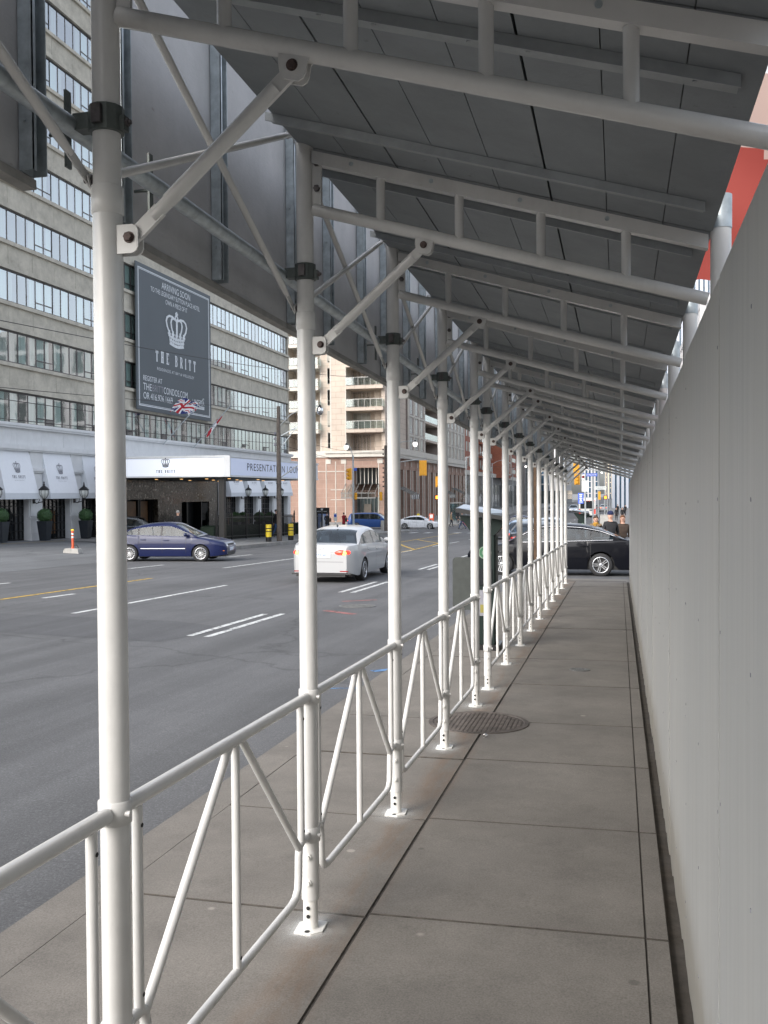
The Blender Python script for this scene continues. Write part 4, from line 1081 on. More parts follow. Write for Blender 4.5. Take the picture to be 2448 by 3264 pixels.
flagpole(56.3, 'flagpole with a Union flag in front of the charcoal banner', 'union')
flagpole(60.8, 'flagpole with a furled red and white flag over the entrance canopy', 'furled')

# wall lanterns, planters
def make_lantern():
    t = thing('wall_lantern', '', 'lantern'); z = 0
    b = MB().box(0,.05,-.10,.10,-.50,.15); b.pipe([(.05,0,-.42),(.2,0,-.50),(.40,0,-.44),(.62,0,-.40),(.72,0,-.30)], .028, 8); b.pipe([(.05,0,.05),(.18,0,-.02),(.24,0,-.16),(.16,0,-.26),(.08,0,-.2)], .022, 8); b.pipe([(.3,0,-.44),(.42,0,-.30),(.34,0,-.2),(.24,0,-.26)], .018, 8)
    b.build('bracket', M['black'], t)
    b = MB().lathe([(.05,-.30),(.12,-.25),(.13,-.22),(.08,-.20)], 12, (.72,0,0)); b.lathe([(.31,.30),(.33,.32),(.30,.36),(.20,.47),(.09,.55),(.05,.60),(.07,.64),(.03,.70),(.05,.74),(.001,.86)], 14, (.72,0,0)); b.build('cap', M['black'], t)
    MB().lathe([(.10,-.20),(.20,-.08),(.27,.08),(.28,.20),(.26,.31)], 16, (.72,0,0)).build('glass', M['lanternglass'], t)
    b = MB()
    for i in range(8):
        a = 2*PI*i/8; b.pipe([(.72+r*math.cos(a), r*math.sin(a), zz) for r, zz in ((.105,-.20),(.205,-.08),(.275,.08),(.285,.20),(.265,.31))], .010, 6)
    b.build('cage', M['black'], t); return t
M['lanternglass'] = pm('lantern_glass', (.55,.57,.55), .15, var=.1)
ln0 = make_lantern(); spots = [(39.1,'at the left edge of the picture'), (42.85,'second from the left of those by the awnings'), (46.55,'beside the nearest post, between two white awnings'), (70.2,'nearest the canopy of those on the right'), (73.9,'second from the canopy on the right, above the hedge'), (77.6,'farthest from us, near the hotel corner')]
for i, (y, w) in enumerate(spots):
    o = ln0 if i == 0 else dup(ln0)
    o.scale = (.84,.84,.84); o.location = (HX+.13, y-.3, 1.72 if i < 3 else 1.75); o['label'] = 'black wall lantern ' + w; o['group'] = 'black lanterns on the white ground floor'
def make_planter():
    t = thing('topiary_planter', '', 'planter')
    b = MB(); 
    for (w0, w1, z0, z1, m) in ((.19,.28,0,.98,0),): b.add([(-w0,-w0,z0),(w0,-w0,z0),(w0,w0,z0),(-w0,w0,z0),(-w1,-w1,z1),(w1,-w1,z1),(w1,w1,z1),(-w1,w1,z1)], [(3,2,1,0),(0,1,5,4),(1,2,6,5),(2,3,7,6),(3,0,4,7)], 0)
    b.add([(-.275,-.275,.96),(.275,-.275,.96),(.275,.275,.96),(-.275,.275,.96)], [(0,1,2,3)], 0); b.build('pot', M['planter'], t)
    r = random.Random(4); b = MB().ball((0,0,1.25), .33, 22, 14)
    for i in range(1500):
        a, q = r.uniform(0, 2*PI), r.uniform(-1, 1); n = Vector((math.sqrt(1-q*q)*math.cos(a), math.sqrt(1-q*q)*math.sin(a), q)); p = Vector((0,0,1.25)) + n*(.33+r.uniform(-.01,.045))
        u = n.orthogonal().normalized(); w = n.cross(u); ang = r.uniform(0, 6.28); u, w = u*math.cos(ang)+w*math.sin(ang), w*math.cos(ang)-u*math.sin(ang); sz = r.uniform(.018,.035); tl = n*r.uniform(-.02,.03)
        b.add([p-u*sz, p+w*sz*.6+tl, p+u*sz, p-w*sz*.6-tl], [(0,1,2,3)])
    b.build('clipped_ball', M['leaf'], t); return t
tp0 = make_planter()
tps = [(HX+.85,38.9,'at the left edge of the picture'),(HX+.85,42.4,'between the two lettered awnings, standing second from left'),(HX+.85,46.2,'just left of the nearest white post'),(-23.2,55.2,'inside the iron fence, nearest the canopy'),(-23.6,57.4,'second inside the iron fence'),(-23.2,59.2,'third inside the iron fence'),(-23.4,61.8,'farthest inside the iron fence by the pole')]
for i, (x, y, w) in enumerate(tps):
    o = tp0 if i == 0 else dup(tp0)
    o.location = (x, y, G(y)+.30 if i < 3 else G(y)+.12); o['label'] = 'ball-clipped shrub in a tall dark planter ' + w; o['group'] = 'clipped ball shrubs in dark planters'
# iron fence and hedge
def iron_fence(name, y0, y1, x, label):
    t = thing(name, label, 'fence', (x, y0, G(y0)+.10)); L = y1-y0
    b = MB()
    for z in (.18, 1.28): b.box(-.02,.02,0,L,z,z+.05,0,-SLP)
    b.build('rails', M['black'], t); b = MB(); y = .06
    while y < L: b.box(-.011,.011,y-.011,y+.011,.05,1.45,0,-SLP); y += .13
    b.build('pickets', M['black'], t); b = MB(); y = 0
    while y <= L+.01: MB().box(-.04,.04,y-.04,y+.04,0,1.55,0,-SLP).lathe([(.05,1.55-SLP*y),(.03,1.6-SLP*y),(.045,1.66-SLP*y),(.001,1.78-SLP*y)], 8, (0,y,0)).build('fence_post', M['black'], t); y += 2.2
    return t
iron_fence('iron_fence', 49.6, 62.8, -22.0, 'black iron picket fence on the far pavement before the hotel entrance')
iron_fence('iron_fence', 64.8, 69.2, -22.0, 'farther black iron picket fence, mostly hidden by the second white post')
def hedge(y0, y1, x, label):
    r = random.Random(8); b = MB(); b.box(x-.45,x+.35,y0,y1,.0,.78,0,-SLP); z0 = G(y0)+.1+SLP*y0
    b.v = [(px,py,pz+z0) for px,py,pz in b.v]
    for i in range(3800):
        y = r.uniform(y0,y1); s = r.random(); n = Vector((1,0,.2)) if s < .6 else Vector((.1,0,1))
        p = Vector((x+.36+r.uniform(-.03,.05), y, G(y)+.1+r.uniform(0,.8))) if s < .6 else Vector((x+r.uniform(-.45,.35), y, G(y)+.88+r.uniform(-.02,.05)))
        u = Vector((0,1,r.uniform(-1,1))).normalized(); w = n.cross(u).normalized(); q = r.uniform(.03,.055)
        b.add([p-u*q, p+w*q*.6+n*.02, p+u*q, p-w*q*.6-n*.02], [(0,1,2,3)])
    o = b.build('hedge', M['hedge']); tag(o, label, 'hedge')
hedge(50, 62.5, -22.7, 'low dark clipped hedge behind the nearer iron fence'); hedge(65, 69, -22.7, 'low dark clipped hedge behind the farther iron fence')

# ---------------------------------------------------------------- generic windows
def win_mesh(w, h, nx, nz, frame, glass, depth=.12, cur=.5, seed=0, fr=.06):
    """window in the local yz plane facing +x, origin at lower left"""
    r = random.Random(seed); b = MB()
    b.box(-.03,.02,0,fr,0,h,0); b.box(-.03,.02,w-fr,w,0,h,0); b.box(-.03,.02,fr,w-fr,0,fr,0); b.box(-.03,.02,fr,w-fr,h-fr,h,0)
    for i in range(1, nx): y = w*i/nx; b.box(-.025,.012,y-fr*.4,y+fr*.4,fr,h-fr,0)
    for i in range(1, nz): z = h*(i/nz)**1.0*.62 if nz == 2 else h*i/nz; b.box(-.024,.014,fr,w-fr,z-fr*.4,z+fr*.4,0)
    b.add([(-.01,fr,fr),(-.01,w-fr,fr),(-.01,w-fr,h-fr),(-.01,fr,h-fr)], [(0,1,2,3)], 1)
    if r.random() < cur:
        z0 = h*r.choice((.1,.3,.45)); b.add([(-.008,fr*1.3,z0),(-.008,w-fr*1.3,z0),(-.008,w-fr*1.3,h-fr*1.3),(-.008,fr*1.3,h-fr*1.3)], [(0,1,2,3)], 2)
    return b.mesh('window', [frame, glass, M['blind']])
M['blind'] = pm('pale_blind', (.30,.29,.25), .35, var=.1)
M['bldglass'] = pm('building_glazing', (.055,.068,.07), .07, var=.5, scale=.6, spec=.8)
M['wframe'] = pm('pale_window_frame', (.42,.41,.38), .5); M['gframe'] = pm('grey_window_frame', (.16,.16,.155), .5)

# ---------------------------------------------------------------- beige apartment block on the corner
A = thing('apartment_block', 'beige stone apartment block with glass balconies over a pink granite base', 'apartment block', (-34, 120, -2.1))
ZT = 34; yF = 120.0
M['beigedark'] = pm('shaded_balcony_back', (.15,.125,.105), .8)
b = MB()
b.box(-48,-42.6,yF-.5,yF+20,7.3,ZT); b.box(-42.6,-38.3,yF+2.2,yF+20,7.3,ZT); b.box(-38.3,-36.75,yF+.15,yF+20,7.3,ZT); b.box(-36.75,-34.62,yF-.45,yF+20,7.3,ZT)
b.box(-34.62,-31.15,yF+2.2,yF+20,7.3,ZT); b.box(-31.15,-29.4,yF+1.0,yF+12,7.3,ZT); b.box(-29.9,-29.4,yF-.2,yF+1.0,7.3,ZT)
bw(b, 'wall', M['beige'], A)
b = MB(); b.box(-36.80,-36.62,yF-.47,yF+.2,7.3,ZT); b.box(-34.72,-34.60,yF-.47,yF+2.2,7.3,ZT); b.box(-38.35,-38.2,yF+.12,yF+2,7.3,ZT); bw(b, 'pale_wall_edge', M['trim'], A)  # pale edge strips; light on the middle corner is put into the colour
wm = [win_mesh(2.4,2.2,4,1,M['wframe'],M['bldglass'],cur=.6,seed=s) for s in range(3)]; wn_ = [win_mesh(.62,2.15,1,2,M['wframe'],M['bldglass'],cur=.8,seed=s) for s in range(3)]
for k in range(9):
    zf = 7.3 + 2.83*k
    if k: 
        for x0, x1 in ((-42.3,-38.25),(-34.5,-29.5)):
            b = MB(); b.box(x0,x1,yF-1.0,yF+2.2,zf-.5,zf-.05); s = bw(b, 'balcony', M['trim'] if x0 < -40 else M['beige'], A)
            g = MB(); g.box(x0+.06,x1-.06,yF-.97,yF-.95,zf+.02,zf+.95,0); g.box(x0+.05,x0+.07,yF-.95,yF+.5,zf+.02,zf+.95,0); g.box(x1-.07,x1-.05,yF-.95,yF+.8,zf+.02,zf+.95,0)
            bw(g, 'glass_rail', M['clear'], A, s)
            g = MB(); g.box(x0+.02,x1-.02,yF-.99,yF-.93,zf+.95,zf+1.02); n = 6
            for i in range(n+1): x = x0+.05+(x1-x0-.1)*i/n; g.box(x-.025,x+.025,yF-.985,yF-.935,zf-.05,zf+.95)
            bw(g, 'handrail', M['wframe'], A, s)
    child('window', wm[k % 3], A, (-34.4, yF+2.19, zf+.05), -PI/2, A); child('window', wm[(k+1) % 3], A, (-42.0, yF+2.19, zf+.05), -PI/2, A)
    child('window', wn_[k % 3], A, (-37.35, yF+.14, zf+.35), -PI/2, A)
b = MB(); b.box(-37.2,-29.2,yF-1.25,yF-.5,6.45,7.25); b.box(-37.3,-29.0,yF-1.4,yF-.5,6.95,7.1); b.box(-48,-37.2,yF-.9,yF,6.45,7.3); b.box(-29.6,-28.9,yF-1.2,yF+65,6.5,7.2); b.box(-29.6,-28.8,yF-1.25,yF+65,7.0,7.15)
bw(b, 'cornice', M['trim'], A)
b = MB(); b.box(-48,-38.8,yF-.6,yF+3,-2.4,6.45); b.box(-38.8,-33.6,yF-.75,yF+3,-2.4,6.45); b.box(-30.2,-29.3,yF-.75,yF+3,-2.4,6.45); b.box(-33.6,-30.2,yF-.75,yF+3,5.05,6.45); b.box(-33.6,-30.2,yF+2.4,yF+3,-2.4,5.05)
bw(b, 'granite_base', M['pinkstone'], A)
b = MB()
for x in (-38.8,-37.3,-36.0,-34.7,-33.65,-30.2): b.box(x-.05,x+.05,yF-.80,yF-.7,-2.3,5.9)
for x0, x1, z in ((-38.7,-34.7,4.6),(-36.7,-34.7,2.2),(-36.7,-34.7,.9)): b.box(x0,x1,yF-.80,yF-.72,z-.05,z+.05)
bw(b, 'stone_strips', M['trim'], A)
b = MB(); b.box(-33.6,-30.2,yF+.6,yF+.7,2.9,5.05,1)
for i in range(7): x = -33.5+.53*i; b.box(x-.05,x+.05,yF+.5,yF+.6,2.9,5.05,0)
bw(b, 'upper_glazing', [M['trim'], M['darkglass']], A)
b = MB(); b.box(-33.6,-30.2,yF+.9,yF+1.0,-2.3,1.2,1)
for i in range(8): x = -33.5+.46*i; b.box(x-.04,x+.04,yF+.8,yF+.9,-2.3,1.2,0)
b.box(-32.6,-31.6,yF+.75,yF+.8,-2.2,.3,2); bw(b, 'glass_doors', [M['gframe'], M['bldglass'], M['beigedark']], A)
b = MB(); b.add([(-34.7,yF-2.6,1.75),(-30.2,yF-2.6,1.75),(-30.2,yF-.7,3.0),(-34.0,yF-.7,3.0)], [(0,1,2,3)], 1); b.box(-34.75,-30.15,yF-2.65,yF-2.55,1.05,1.2,0); b.box(-34.75,-30.15,yF-2.65,yF-2.55,1.70,1.80,0)
b.add([(-34.7,yF-2.6,1.2),(-30.2,yF-2.6,1.2),(-30.2,yF-2.6,1.7),(-34.7,yF-2.6,1.7)], [(0,1,2,3)], 1)
for i in range(6): x = -34.7+.9*i; b.bar((x,yF-2.6,1.78),(x+.1 if i < 3 else x,yF-.7,3.02),.06,.06,0); b.box(x-.03,x+.03,yF-2.62,yF-2.58,1.1,1.75,0)
bw(b, 'glass_canopy', [M['gframe'], M['clear']], A)
for x in (-37.0,-34.9,-30.0): bw(MB().box(x-.35,x+.35,yF-.82,yF-.76,5.6,6.2), 'wall_plaque', M['trim'], A)
# wing of the block along the street, with white-ribbed bays
xB = -29.4
bays_ = [(133.5,145.0,'mauve',3),(157.5,184.0,'mauve',4)]
b = MB()
b.box(-46,xB-.3,132,133.5,7.2,ZT)
for y0, y1, m, n in bays_: b.box(-46,xB,y0,y1,7.2,ZT)
bw(b, 'wing_wall', M['mauve'], A)
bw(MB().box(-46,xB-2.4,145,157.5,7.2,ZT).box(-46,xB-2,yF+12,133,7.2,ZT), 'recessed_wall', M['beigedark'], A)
wt = [win_mesh(1.55,2.3,2,2,M['wframe'],M['bldglass'],cur=.4,seed=20+s) for s in range(3)]
for y0, y1, m, n in bays_:
    stp = (y1-y0)/ (n if n == 3 else 7); nn = 3 if n == 3 else 7
    b = MB()
    for i in range(nn+1): y = y0+stp*i; b.box(xB,xB+.16,y-.28,y+.28,7.2,ZT)
    for k in range(1, 10): b.box(xB,xB+.10,y0+.28,y1-.28,7.3+2.83*k-.18,7.3+2.83*k+.12)
    bw(b, 'white_ribs', M['trim'], A)
    for i in range(nn):
        for k in range(7 if nn == 3 else 5): child('window', wt[(i+k) % 3], A, (xB+.03, y0+stp*i+(stp-1.55)/2, 7.3+2.83*k+.25), 0, A)
for k in range(1, 8):
    zf = 7.3+2.83*k
    s = bw(MB().box(xB-2.4,xB+.1,145.2,157.3,zf-.35,zf), 'balcony', M['beige'], A)
    bw(MB().box(xB-.02,xB,145.2,157.3,zf+.02,zf+1.0), 'glass_rail', M['clear'], A, s)
    b = MB()
    for i in range(10):
        for j in range(3): b.box(xB-1.2,xB-1.1,145.4+.62*i,145.4+.62*i+.4,zf-1.15+.26*j,zf-1.15+.26*j+.16)
    b.box(xB-1.3,xB-1.2,145.4,151.6,zf-2.8,zf-.4,1); bw(b, 'lattice_screen', [M['plastic'], M['beige']], A, s)
b = MB(); b.box(-46,xB-2.2,yF+3,184,-2.4,7.0,0); 
for y in np.arange(122.5, 185, 4.4): b.box(xB-1.2,xB+.0,y-.9,y+.9,-2.4,6.5,0)
b.box(-46,xB-.1,121.5,184.5,5.0,6.5,0); bw(b, 'colonnade', M['pinkstone'], A)
b = MB()
for y in np.arange(122.5, 185, 4.4):
    for e in (-.9,.9): b.box(xB,xB+.05,y+e-.12,y+e+.12,-2.3,5.0)
    b.box(xB,xB+.05,y-.15,y+.15,5.5,6.2)
bw(b, 'stone_strips', M['trim'], A)
b = MB()
for y in np.arange(124.7, 184, 4.4): b.box(xB-2.18,xB-2.1,y-1.3,y+1.3,-2.3,4.6)
bw(b, 'shop_glazing', M['bldglass'], A)
b = MB(); b.box(-29.3,-29.0,yF+3,184,7.2,7.9,0); bw(b, 'balustrade', M['trim'], A)
for i, y in enumerate((128.0, 158, 172)):
    b = MB(); b.add([(xB,y-2.2,2.6),(xB,y+2.2,2.6),(xB+2.2,y+2.6,1.5),(xB+2.2,y-2.6,1.5)], [(0,3,2,1)], 1); b.add([(xB+2.2,y-2.6,1.5),(xB+2.2,y+2.6,1.5),(xB+2.2,y+2.6,.9),(xB+2.2,y-2.6,.9)], [(0,1,2,3)], 1)
    for q in (-2.6,-1.3,0,1.3,2.6): b.bar((xB+2.2,y+q,1.5),(xB,y+q*.85,2.6),.08,.08,0); b.box(xB+2.18,xB+2.24,y+q-.04,y+q+.04,.9,1.5,0)
    b.box(xB+2.18,xB+2.25,y-2.65,y+2.65,.85,.93,0); bw(b, 'glass_canopy', [M['gframe'], M['skyglass'] if 'skyglass' in M else M['clear']], A)

# ---------------------------------------------------------------- red brick block beyond
R = thing('brick_block', 'red brick apartment block with balconies beyond the beige block', 'apartment block', (-36, 215, -2.2))
b = MB(); b.box(-50,-29.6,186,212,5.3,26); b.box(-50,-27.2,231.5,247,5.3,22); b.box(-50,-29.2,247,280,5.3,18); b.box(-50,-31,212,231.5,5.3,24); bw(b, 'wall', M['redbrick'], R)
b = MB(); b.box(-50,-29.5,185.5,246,-2.4,5.3); b.box(-50,-28.6,246,280,-2.4,5.3); bw(b, 'grey_base', M['greystone'], R)
b = MB(); b.box(-50,-29.0,185.4,246.5,5.3,6.2); b.box(-50,-28.3,246,280.3,5.0,5.9); bw(b, 'stone_course', M['trim'], R)
wr = [win_mesh(1.7,1.9,2,1,M['wframe'],M['bldglass'],cur=.5,seed=40+s) for s in range(3)]
for k in range(4):
    zf = 6.6+3.0*k
    s = bw(MB().box(-31,-28.6,204,222,zf-.4,zf), 'balcony', M['redbrick'], R); bw(MB().box(-28.64,-28.6,204,222,zf,zf+1.0), 'glass_rail', M['clear'], R, s)
    s = bw(MB().box(-31,-26.9,247.5,256,zf-.4,zf), 'balcony', M['redbrick'], R); bw(MB().box(-26.94,-26.9,247.5,256,zf,zf+1.0), 'glass_rail', M['clear'], R, s)
    for i, y in enumerate((188,191.5,195,198.5)): child('window', wr[(i+k) % 3], R, (-29.57, y, zf+.5), 0, R)
    for i, y in enumerate((207,211.5,216,219)): child('window', wr[(i+k+1) % 3], R, (-29.5 if y < 212 else -30.97, y, zf+.3), 0, R)
    for i, y in enumerate((234,238,242)): child('window', wr[(i*2+k) % 3], R, (-27.17, y, zf+.4), 0, R)
b = MB()
for y in (231.6,236.4,241,246.8): b.box(-27.2,-27.0,y-.4,y+.4,6.2,22)
for k in range(5): b.box(-27.2,-27.05,231.6,246.8,6.3+3*k-.2,6.3+3*k+.1)
bw(b, 'white_ribs', M['trim'], R)
b = MB()
for y in np.arange(188, 278, 5.5): b.box(-29.48 if y < 245 else -28.58,-29.42 if y < 245 else -28.5,y,y+3.6,-2.0,3.6)
bw(b, 'shop_glazing', M['bldglass'], R)
# teal glass block
T = thing('glass_block', 'low teal glass building with a pale frame beyond the brick block', 'office building', (-34, 315, -2.3))
bw(MB().box(-48,-27.5,284,340,-2.4,11), 'glazing', M['tealglass'], T); b = MB()
for y in np.arange(284, 341, 4): b.box(-27.5,-27.3,y-.12,y+.12,-2.4,11)
for z in (1.5,4.6,7.8,11): b.box(-27.5,-27.25,284,340,z-.12,z+.12)
b.box(-48,-26.8,282.5,284,-2.4,13); bw(b, 'frame', M['greystone'], T)
def tower(name, label, x0, x1, y0, y1, z1, wallm, glassm, ribs, facing, base=None, cat='tower', rib_w=.5, floors=True):
    t = thing(name, label, cat, ((x0+x1)/2, y0, G(y0)-.1)); bw(MB().box(x0,x1,y0,y1,G(y0)-.4,z1), 'glazing', glassm, t)
    b = MB(); n = ribs
    for i in range(n+1):
        x = x0+(x1-x0)*i/n; b.box(x-rib_w/2,x+rib_w/2,y0-.35,y0,G(y0),z1)
    m = max(2, int((y1-y0)/((x1-x0)/n)))
    for i in range(m+1):
        y = y0+(y1-y0)*i/m; b.box(x1,x1+.35,y-rib_w/2,y+rib_w/2,G(y0),z1); b.box(x0-.35,x0,y-rib_w/2,y+rib_w/2,G(y0),z1)
    b.box(x0-.4,x1+.4,y0-.4,y1+.4,z1,z1+.8); bw(b, 'ribs', wallm, t)
    if floors:
        b = MB(); z = G(y0)+3.5
        while z < z1: b.box(x0-.1,x1+.1,y0-.14,y1,z-.25,z+.25); z += 3.4
        bw(b, 'floor_bands', wallm, t)
    if base: bw(MB().box(x0-.6,x1+.6,y0-1,y1,G(y0)-.2,base), 'dark_base', M['bldglass'], t)
    return t
M['blue_white'] = pm('blue_white_cladding', (.46,.49,.55), .6, var=.06); M['pale'] = pm('pale_cladding', (.48,.47,.47), .6, var=.06); M['sunlit'] = pm('sunlit_cladding', (.80,.66,.50), .4, var=.1)  # the warm cladding has the far tower's sunlight put into its colour
tower('office_block', 'pale office block with blue windows above a dark glass base, straight up the street', -27.5, -18.4, 345, 380, 26, M['pale'], M['blueglass'], 5, 'y', 2.2, 'office building', .9)
tower('ribbed_tower', 'tall tower with blue white vertical ribs at the right end of the street', -1.2, 26, 232, 262, 75, M['blue_white'], M['blueglass'], 26, 'y', None, 'tower', .62, False)
tower('slim_tower', 'slim warm sunlit tower far up the street, left of the ribbed tower', -8.2, -2.5, 620, 640, 60, M['sunlit'], M['blueglass'], 3, 'y', None, 'tower', .9)
tower('slim_tower', 'slim pale tower far up the street beside the signal mast', -19, -11.5, 560, 590, 58, M['pale'], M['blueglass'], 4, 'y', None, 'tower', .8)
tower('office_block', 'grey office tower filling the far left of the street end', -46, -28, 430, 470, 60, M['pale'], M['blueglass'], 8, 'y', None, 'tower', .9)
tower('far_tower', 'distant pale tower closing the view up the street', -12, 6, 900, 930, 110, M['blue_white'], M['blueglass'], 9, 'y', None, 'tower', 1.0)
tower('brown_block', 'brown brick building beyond the hoarding at right, hidden from the walkway', 10, 34, 118, 160, 24, M['pale'], M['bldglass'], 8, 'y', None, 'office building', 1.4)

tower('reflection_block', 'unseen tan building added behind the camera for the black saloon to reflect', -8, 60, -75, -48, 20, pm('tan_cladding', (.32,.25,.17), .7, var=.1), M['bldglass'], 16, 'y', None, 'office building', 1.6)  # unseen building added so the black saloon's side reflects something darker than sky
# ================================================================ vehicles
def smooth_interp(xs, kx, kz, sg=.10):
    fine = np.linspace(xs[0]-.5, xs[-1]+.5, 600); f = np.interp(fine, kx, kz); st = fine[1]-fine[0]
    k = max(1, int(sg/st*2)); w = np.exp(-.5*(np.arange(-k, k+1)/max(k/2, 1))**2); w /= w.sum()
    g = np.convolve(np.pad(f, k, mode='edge'), w, 'valid'); return np.interp(xs, fine, g)
def make_wheel(parent, x, y, r, side, spokes, style):
    w = .105
    b = MB().lathe([(r*.70,-w),(r*.92,-w*1.02),(r*.985,-w*.75),(r,-w*.4),(r,w*.4),(r*.985,w*.75),(r*.92,w*1.02),(r*.70,w)], 30, (0,0,0), 0, True, 'y', False)
    o = b.build('wheel', M['rubber'], parent, (x, y, r))
    b = MB(); s = side; R = r*.70
    b.lathe([(R,-w),(R,w)], 28, (0,0,0), 2, True, 'y', False)
    b.lathe([(R, .0),(R*.98,.012),(R*.90,.012),(R*.88,-.01)], 28, (0,w*.93*s,0), 0, True, 'y', False) if s > 0 else b.lathe([(R, .0),(R*.98,-.012),(R*.90,-.012),(R*.88,.01)], 28, (0,w*.93*s,0), 0, True, 'y', False)
    b.lathe([(R*.98,0),(.001,.001)], 24, (0,w*.35*s,0), 2, False, 'y', False)
    b.ball((0,w*.86*s,0), R*.20, 12, 6, 0, (1,.35,1))
    for i in range(spokes):
        a = 2*PI*i/spokes; d = Vector((math.cos(a),0,math.sin(a))); t = Vector((-math.sin(a),0,math.cos(a)))
        wd = R*(.17 if spokes <= 6 else .075); 
        for off in ((-.5,.5) if style == 'split' else (0,)):
            p0 = d*R*.12 + t*wd*off*1.0; p1 = d*R*.93 + t*wd*off*1.5
            b.bar(p0+Vector((0,w*.88*s,0)), p1+Vector((0,w*.93*s,0)), wd*(.62 if style == 'split' else 1), .012, 0, up=(0,1,0))
    b.build('rim', [M['alloy'], M['chrome'], M['plastic']], o)
def make_car(label, p, paint, loc, rz, group=None, name='saloon_car', cat='car'):
    t = thing(name, label, cat, loc, rz, group)
    L, Wd, wb, fo, r = p['L'], p['W'], p['wb'], p['fo'], p['r']
    xf = L/2; xr = -L/2; fx = xf-fo; rx = fx-wb; ar = r*1.14
    xs = set(np.linspace(xr, xf, 41)); 
    for c in (fx, rx):
        for a in np.linspace(-1, 1, 15): xs.add(c + ar*math.sin(a*PI/2))
    for e in (xr, xf): 
        for q in (.015,.05,.1,.17): xs.add(e + q*(1 if e < 0 else -1))
    xw = [p['rg0'], p['rg1'], p['ws1'], p['ws0']]      # rear glass base/top, windscreen top/base
    for q in xw + [c for s in p['glass'] for c in s]: xs.add(q)
    xs = np.array(sorted(xs)); keep = [0]
    for i in range(1, len(xs)):
        if xs[i]-xs[keep[-1]] > .006: keep.append(i)
    xs = xs[keep]
    sh = smooth_interp(xs, [q[0] for q in p['belt']], [q[1] for q in p['belt']], .08)
    rf = smooth_interp(xs, [q[0] for q in p['roof']], [q[1] for q in p['roof']], .10)
    def hw(x):
        e = min(x-xr, xf-x); d = .55 if x > 0 else .55; k = max(0, 1-e/d)
        return Wd/2*(1-.22*k**2.2) if x > 0 else Wd/2*(1-.22*k**2.0)
    def zb(x):
        z = p.get('zb', .21) + (.06*max(0, 1-(xf-x)/.5)+.10*max(0, 1-(x-xr)/.5))
        for c in (fx, rx):
            if abs(x-c) < ar: z = max(z, r + math.sqrt(max(ar*ar-(x-c)**2, 0)))
        return z
    body = MB(); nrow = 11
    def section(i):
        x = xs[i]; w = hw(x); z0 = zb(x); z1 = sh[i]; e = min(x-xr, xf-x); rd = max(0, 1-e/.12)
        z1 -= .10*rd**2; z0 = min(z0, z1-.02); cr = .035*(1-rd)
        lv = lambda z: np.interp(z, [.15,.30,.48,.66,.80,1.1], [.93,.985,.992,1.0,.985,.955])
        P = []
        for f in (0, .22, .45, .68, .88): z = z0+(z1-z0)*f; P.append((x, w*float(lv(z)), z))
        P += [(x, w*.945, z1), (x, w*.90, z1+cr*.5), (x, w*.72, z1+cr*.9), (x, w*.45, z1+cr), (x, w*.2, z1+cr*1.05), (x, 0, z1+cr*1.05)]
        return P
    secs = [section(i) for i in range(len(xs))]
    full = []
    for P in secs: full.append(P + [(q[0], -q[1], q[2]) for q in P[-2::-1]])
    n = len(full[0]); body.add([q for P in full for q in P], [])
    for i in range(len(xs)-1):
        xm = (xs[i]+xs[i+1])/2; cab = p['rg0']+.1 < xm < p['ws0']-.12
        for j in range(n-1):
            body.f.append((i*n+j, i*n+j+1, (i+1)*n+j+1, (i+1)*n+j)); body.m.append(1 if cab and 6 <= j <= n-8 else 0); body.sm.append(True)
    body.f.append(tuple(range(n))); body.m.append(0); body.sm.append(False); k0 = (len(xs)-1)*n
    body.f.append(tuple(range(k0, k0+n))[::-1]); body.m.append(0); body.sm.append(False)
    # greenhouse
    idx = [i for i in range(len(xs)) if p['rg0']-1e-6 <= xs[i] <= p['ws0']+1e-6]
    G_ = []
    for i in idx:
        x = xs[i]; w = hw(x)*.935; zb_ = sh[i]-.005; zr = max(rf[i], zb_+.004); h = zr-zb_
        wt = w - p.get('tumble', .33)*h; rc = min(.10, h*.4)
        P = [(x, w, zb_), (x, w-.02*min(1, h), zb_+min(.045, h*.12)), (x, wt+.035, zr-min(.11, h*.24)), (x, wt-.01, zr-min(.055, h*.12)), (x, wt-.10*min(1, h/.3), zr-min(.015, h*.03)), (x, wt*.6, zr+min(.018, h*.05)), (x, wt*.25, zr+min(.026, h*.07)), (x, 0, zr+min(.028, h*.07))]
        G_.append(P + [(q[0], -q[1], q[2]) for q in P[-2::-1]])
    m = len(G_[0]); o0 = len(body.v); body.add([q for P in G_ for q in P], [])
    gl = {'windscreen': MB(), 'rear_window': MB()}; sides = [MB() for _ in range(2*len(p['glass']))]
    for a in range(len(idx)-1):
        xm = (xs[idx[a]]+xs[idx[a+1]])/2
        for j in range(m-1):
            q = (o0+a*m+j, o0+a*m+j+1, o0+(a+1)*m+j+1, o0+(a+1)*m+j); jj = min(j, m-2-j); tgt = None
            if jj == 1:
                for gi, (g0, g1) in enumerate(p['glass']):
                    if g0 < xm < g1: tgt = sides[gi*2 + (0 if j < m/2 else 1)]
                if tgt is None and p['glass'][0][0] < xm < p['glass'][-1][1]: body.f.append(q); body.m.append(2); body.sm.append(False); continue
            if jj >= 4 and xm > p['ws1']: tgt = gl['windscreen']
            if jj >= 4 and xm < p['rg1']: tgt = gl['rear_window']
            if tgt is not None: tgt.add([body.v[k] for k in q], [(0,1,2,3)], 0, True)
            else: body.f.append(q); body.m.append(0); body.sm.append(True)
    ob = body.build('body', [paint, M['room'], M['plastic']], t); fixnormals(ob); ob.data.set_sharp_from_angle(angle=math.radians(38))
    for nme, mb in gl.items():
        if mb.v: fixnormals(mb.build(nme, M['carglass'], t))
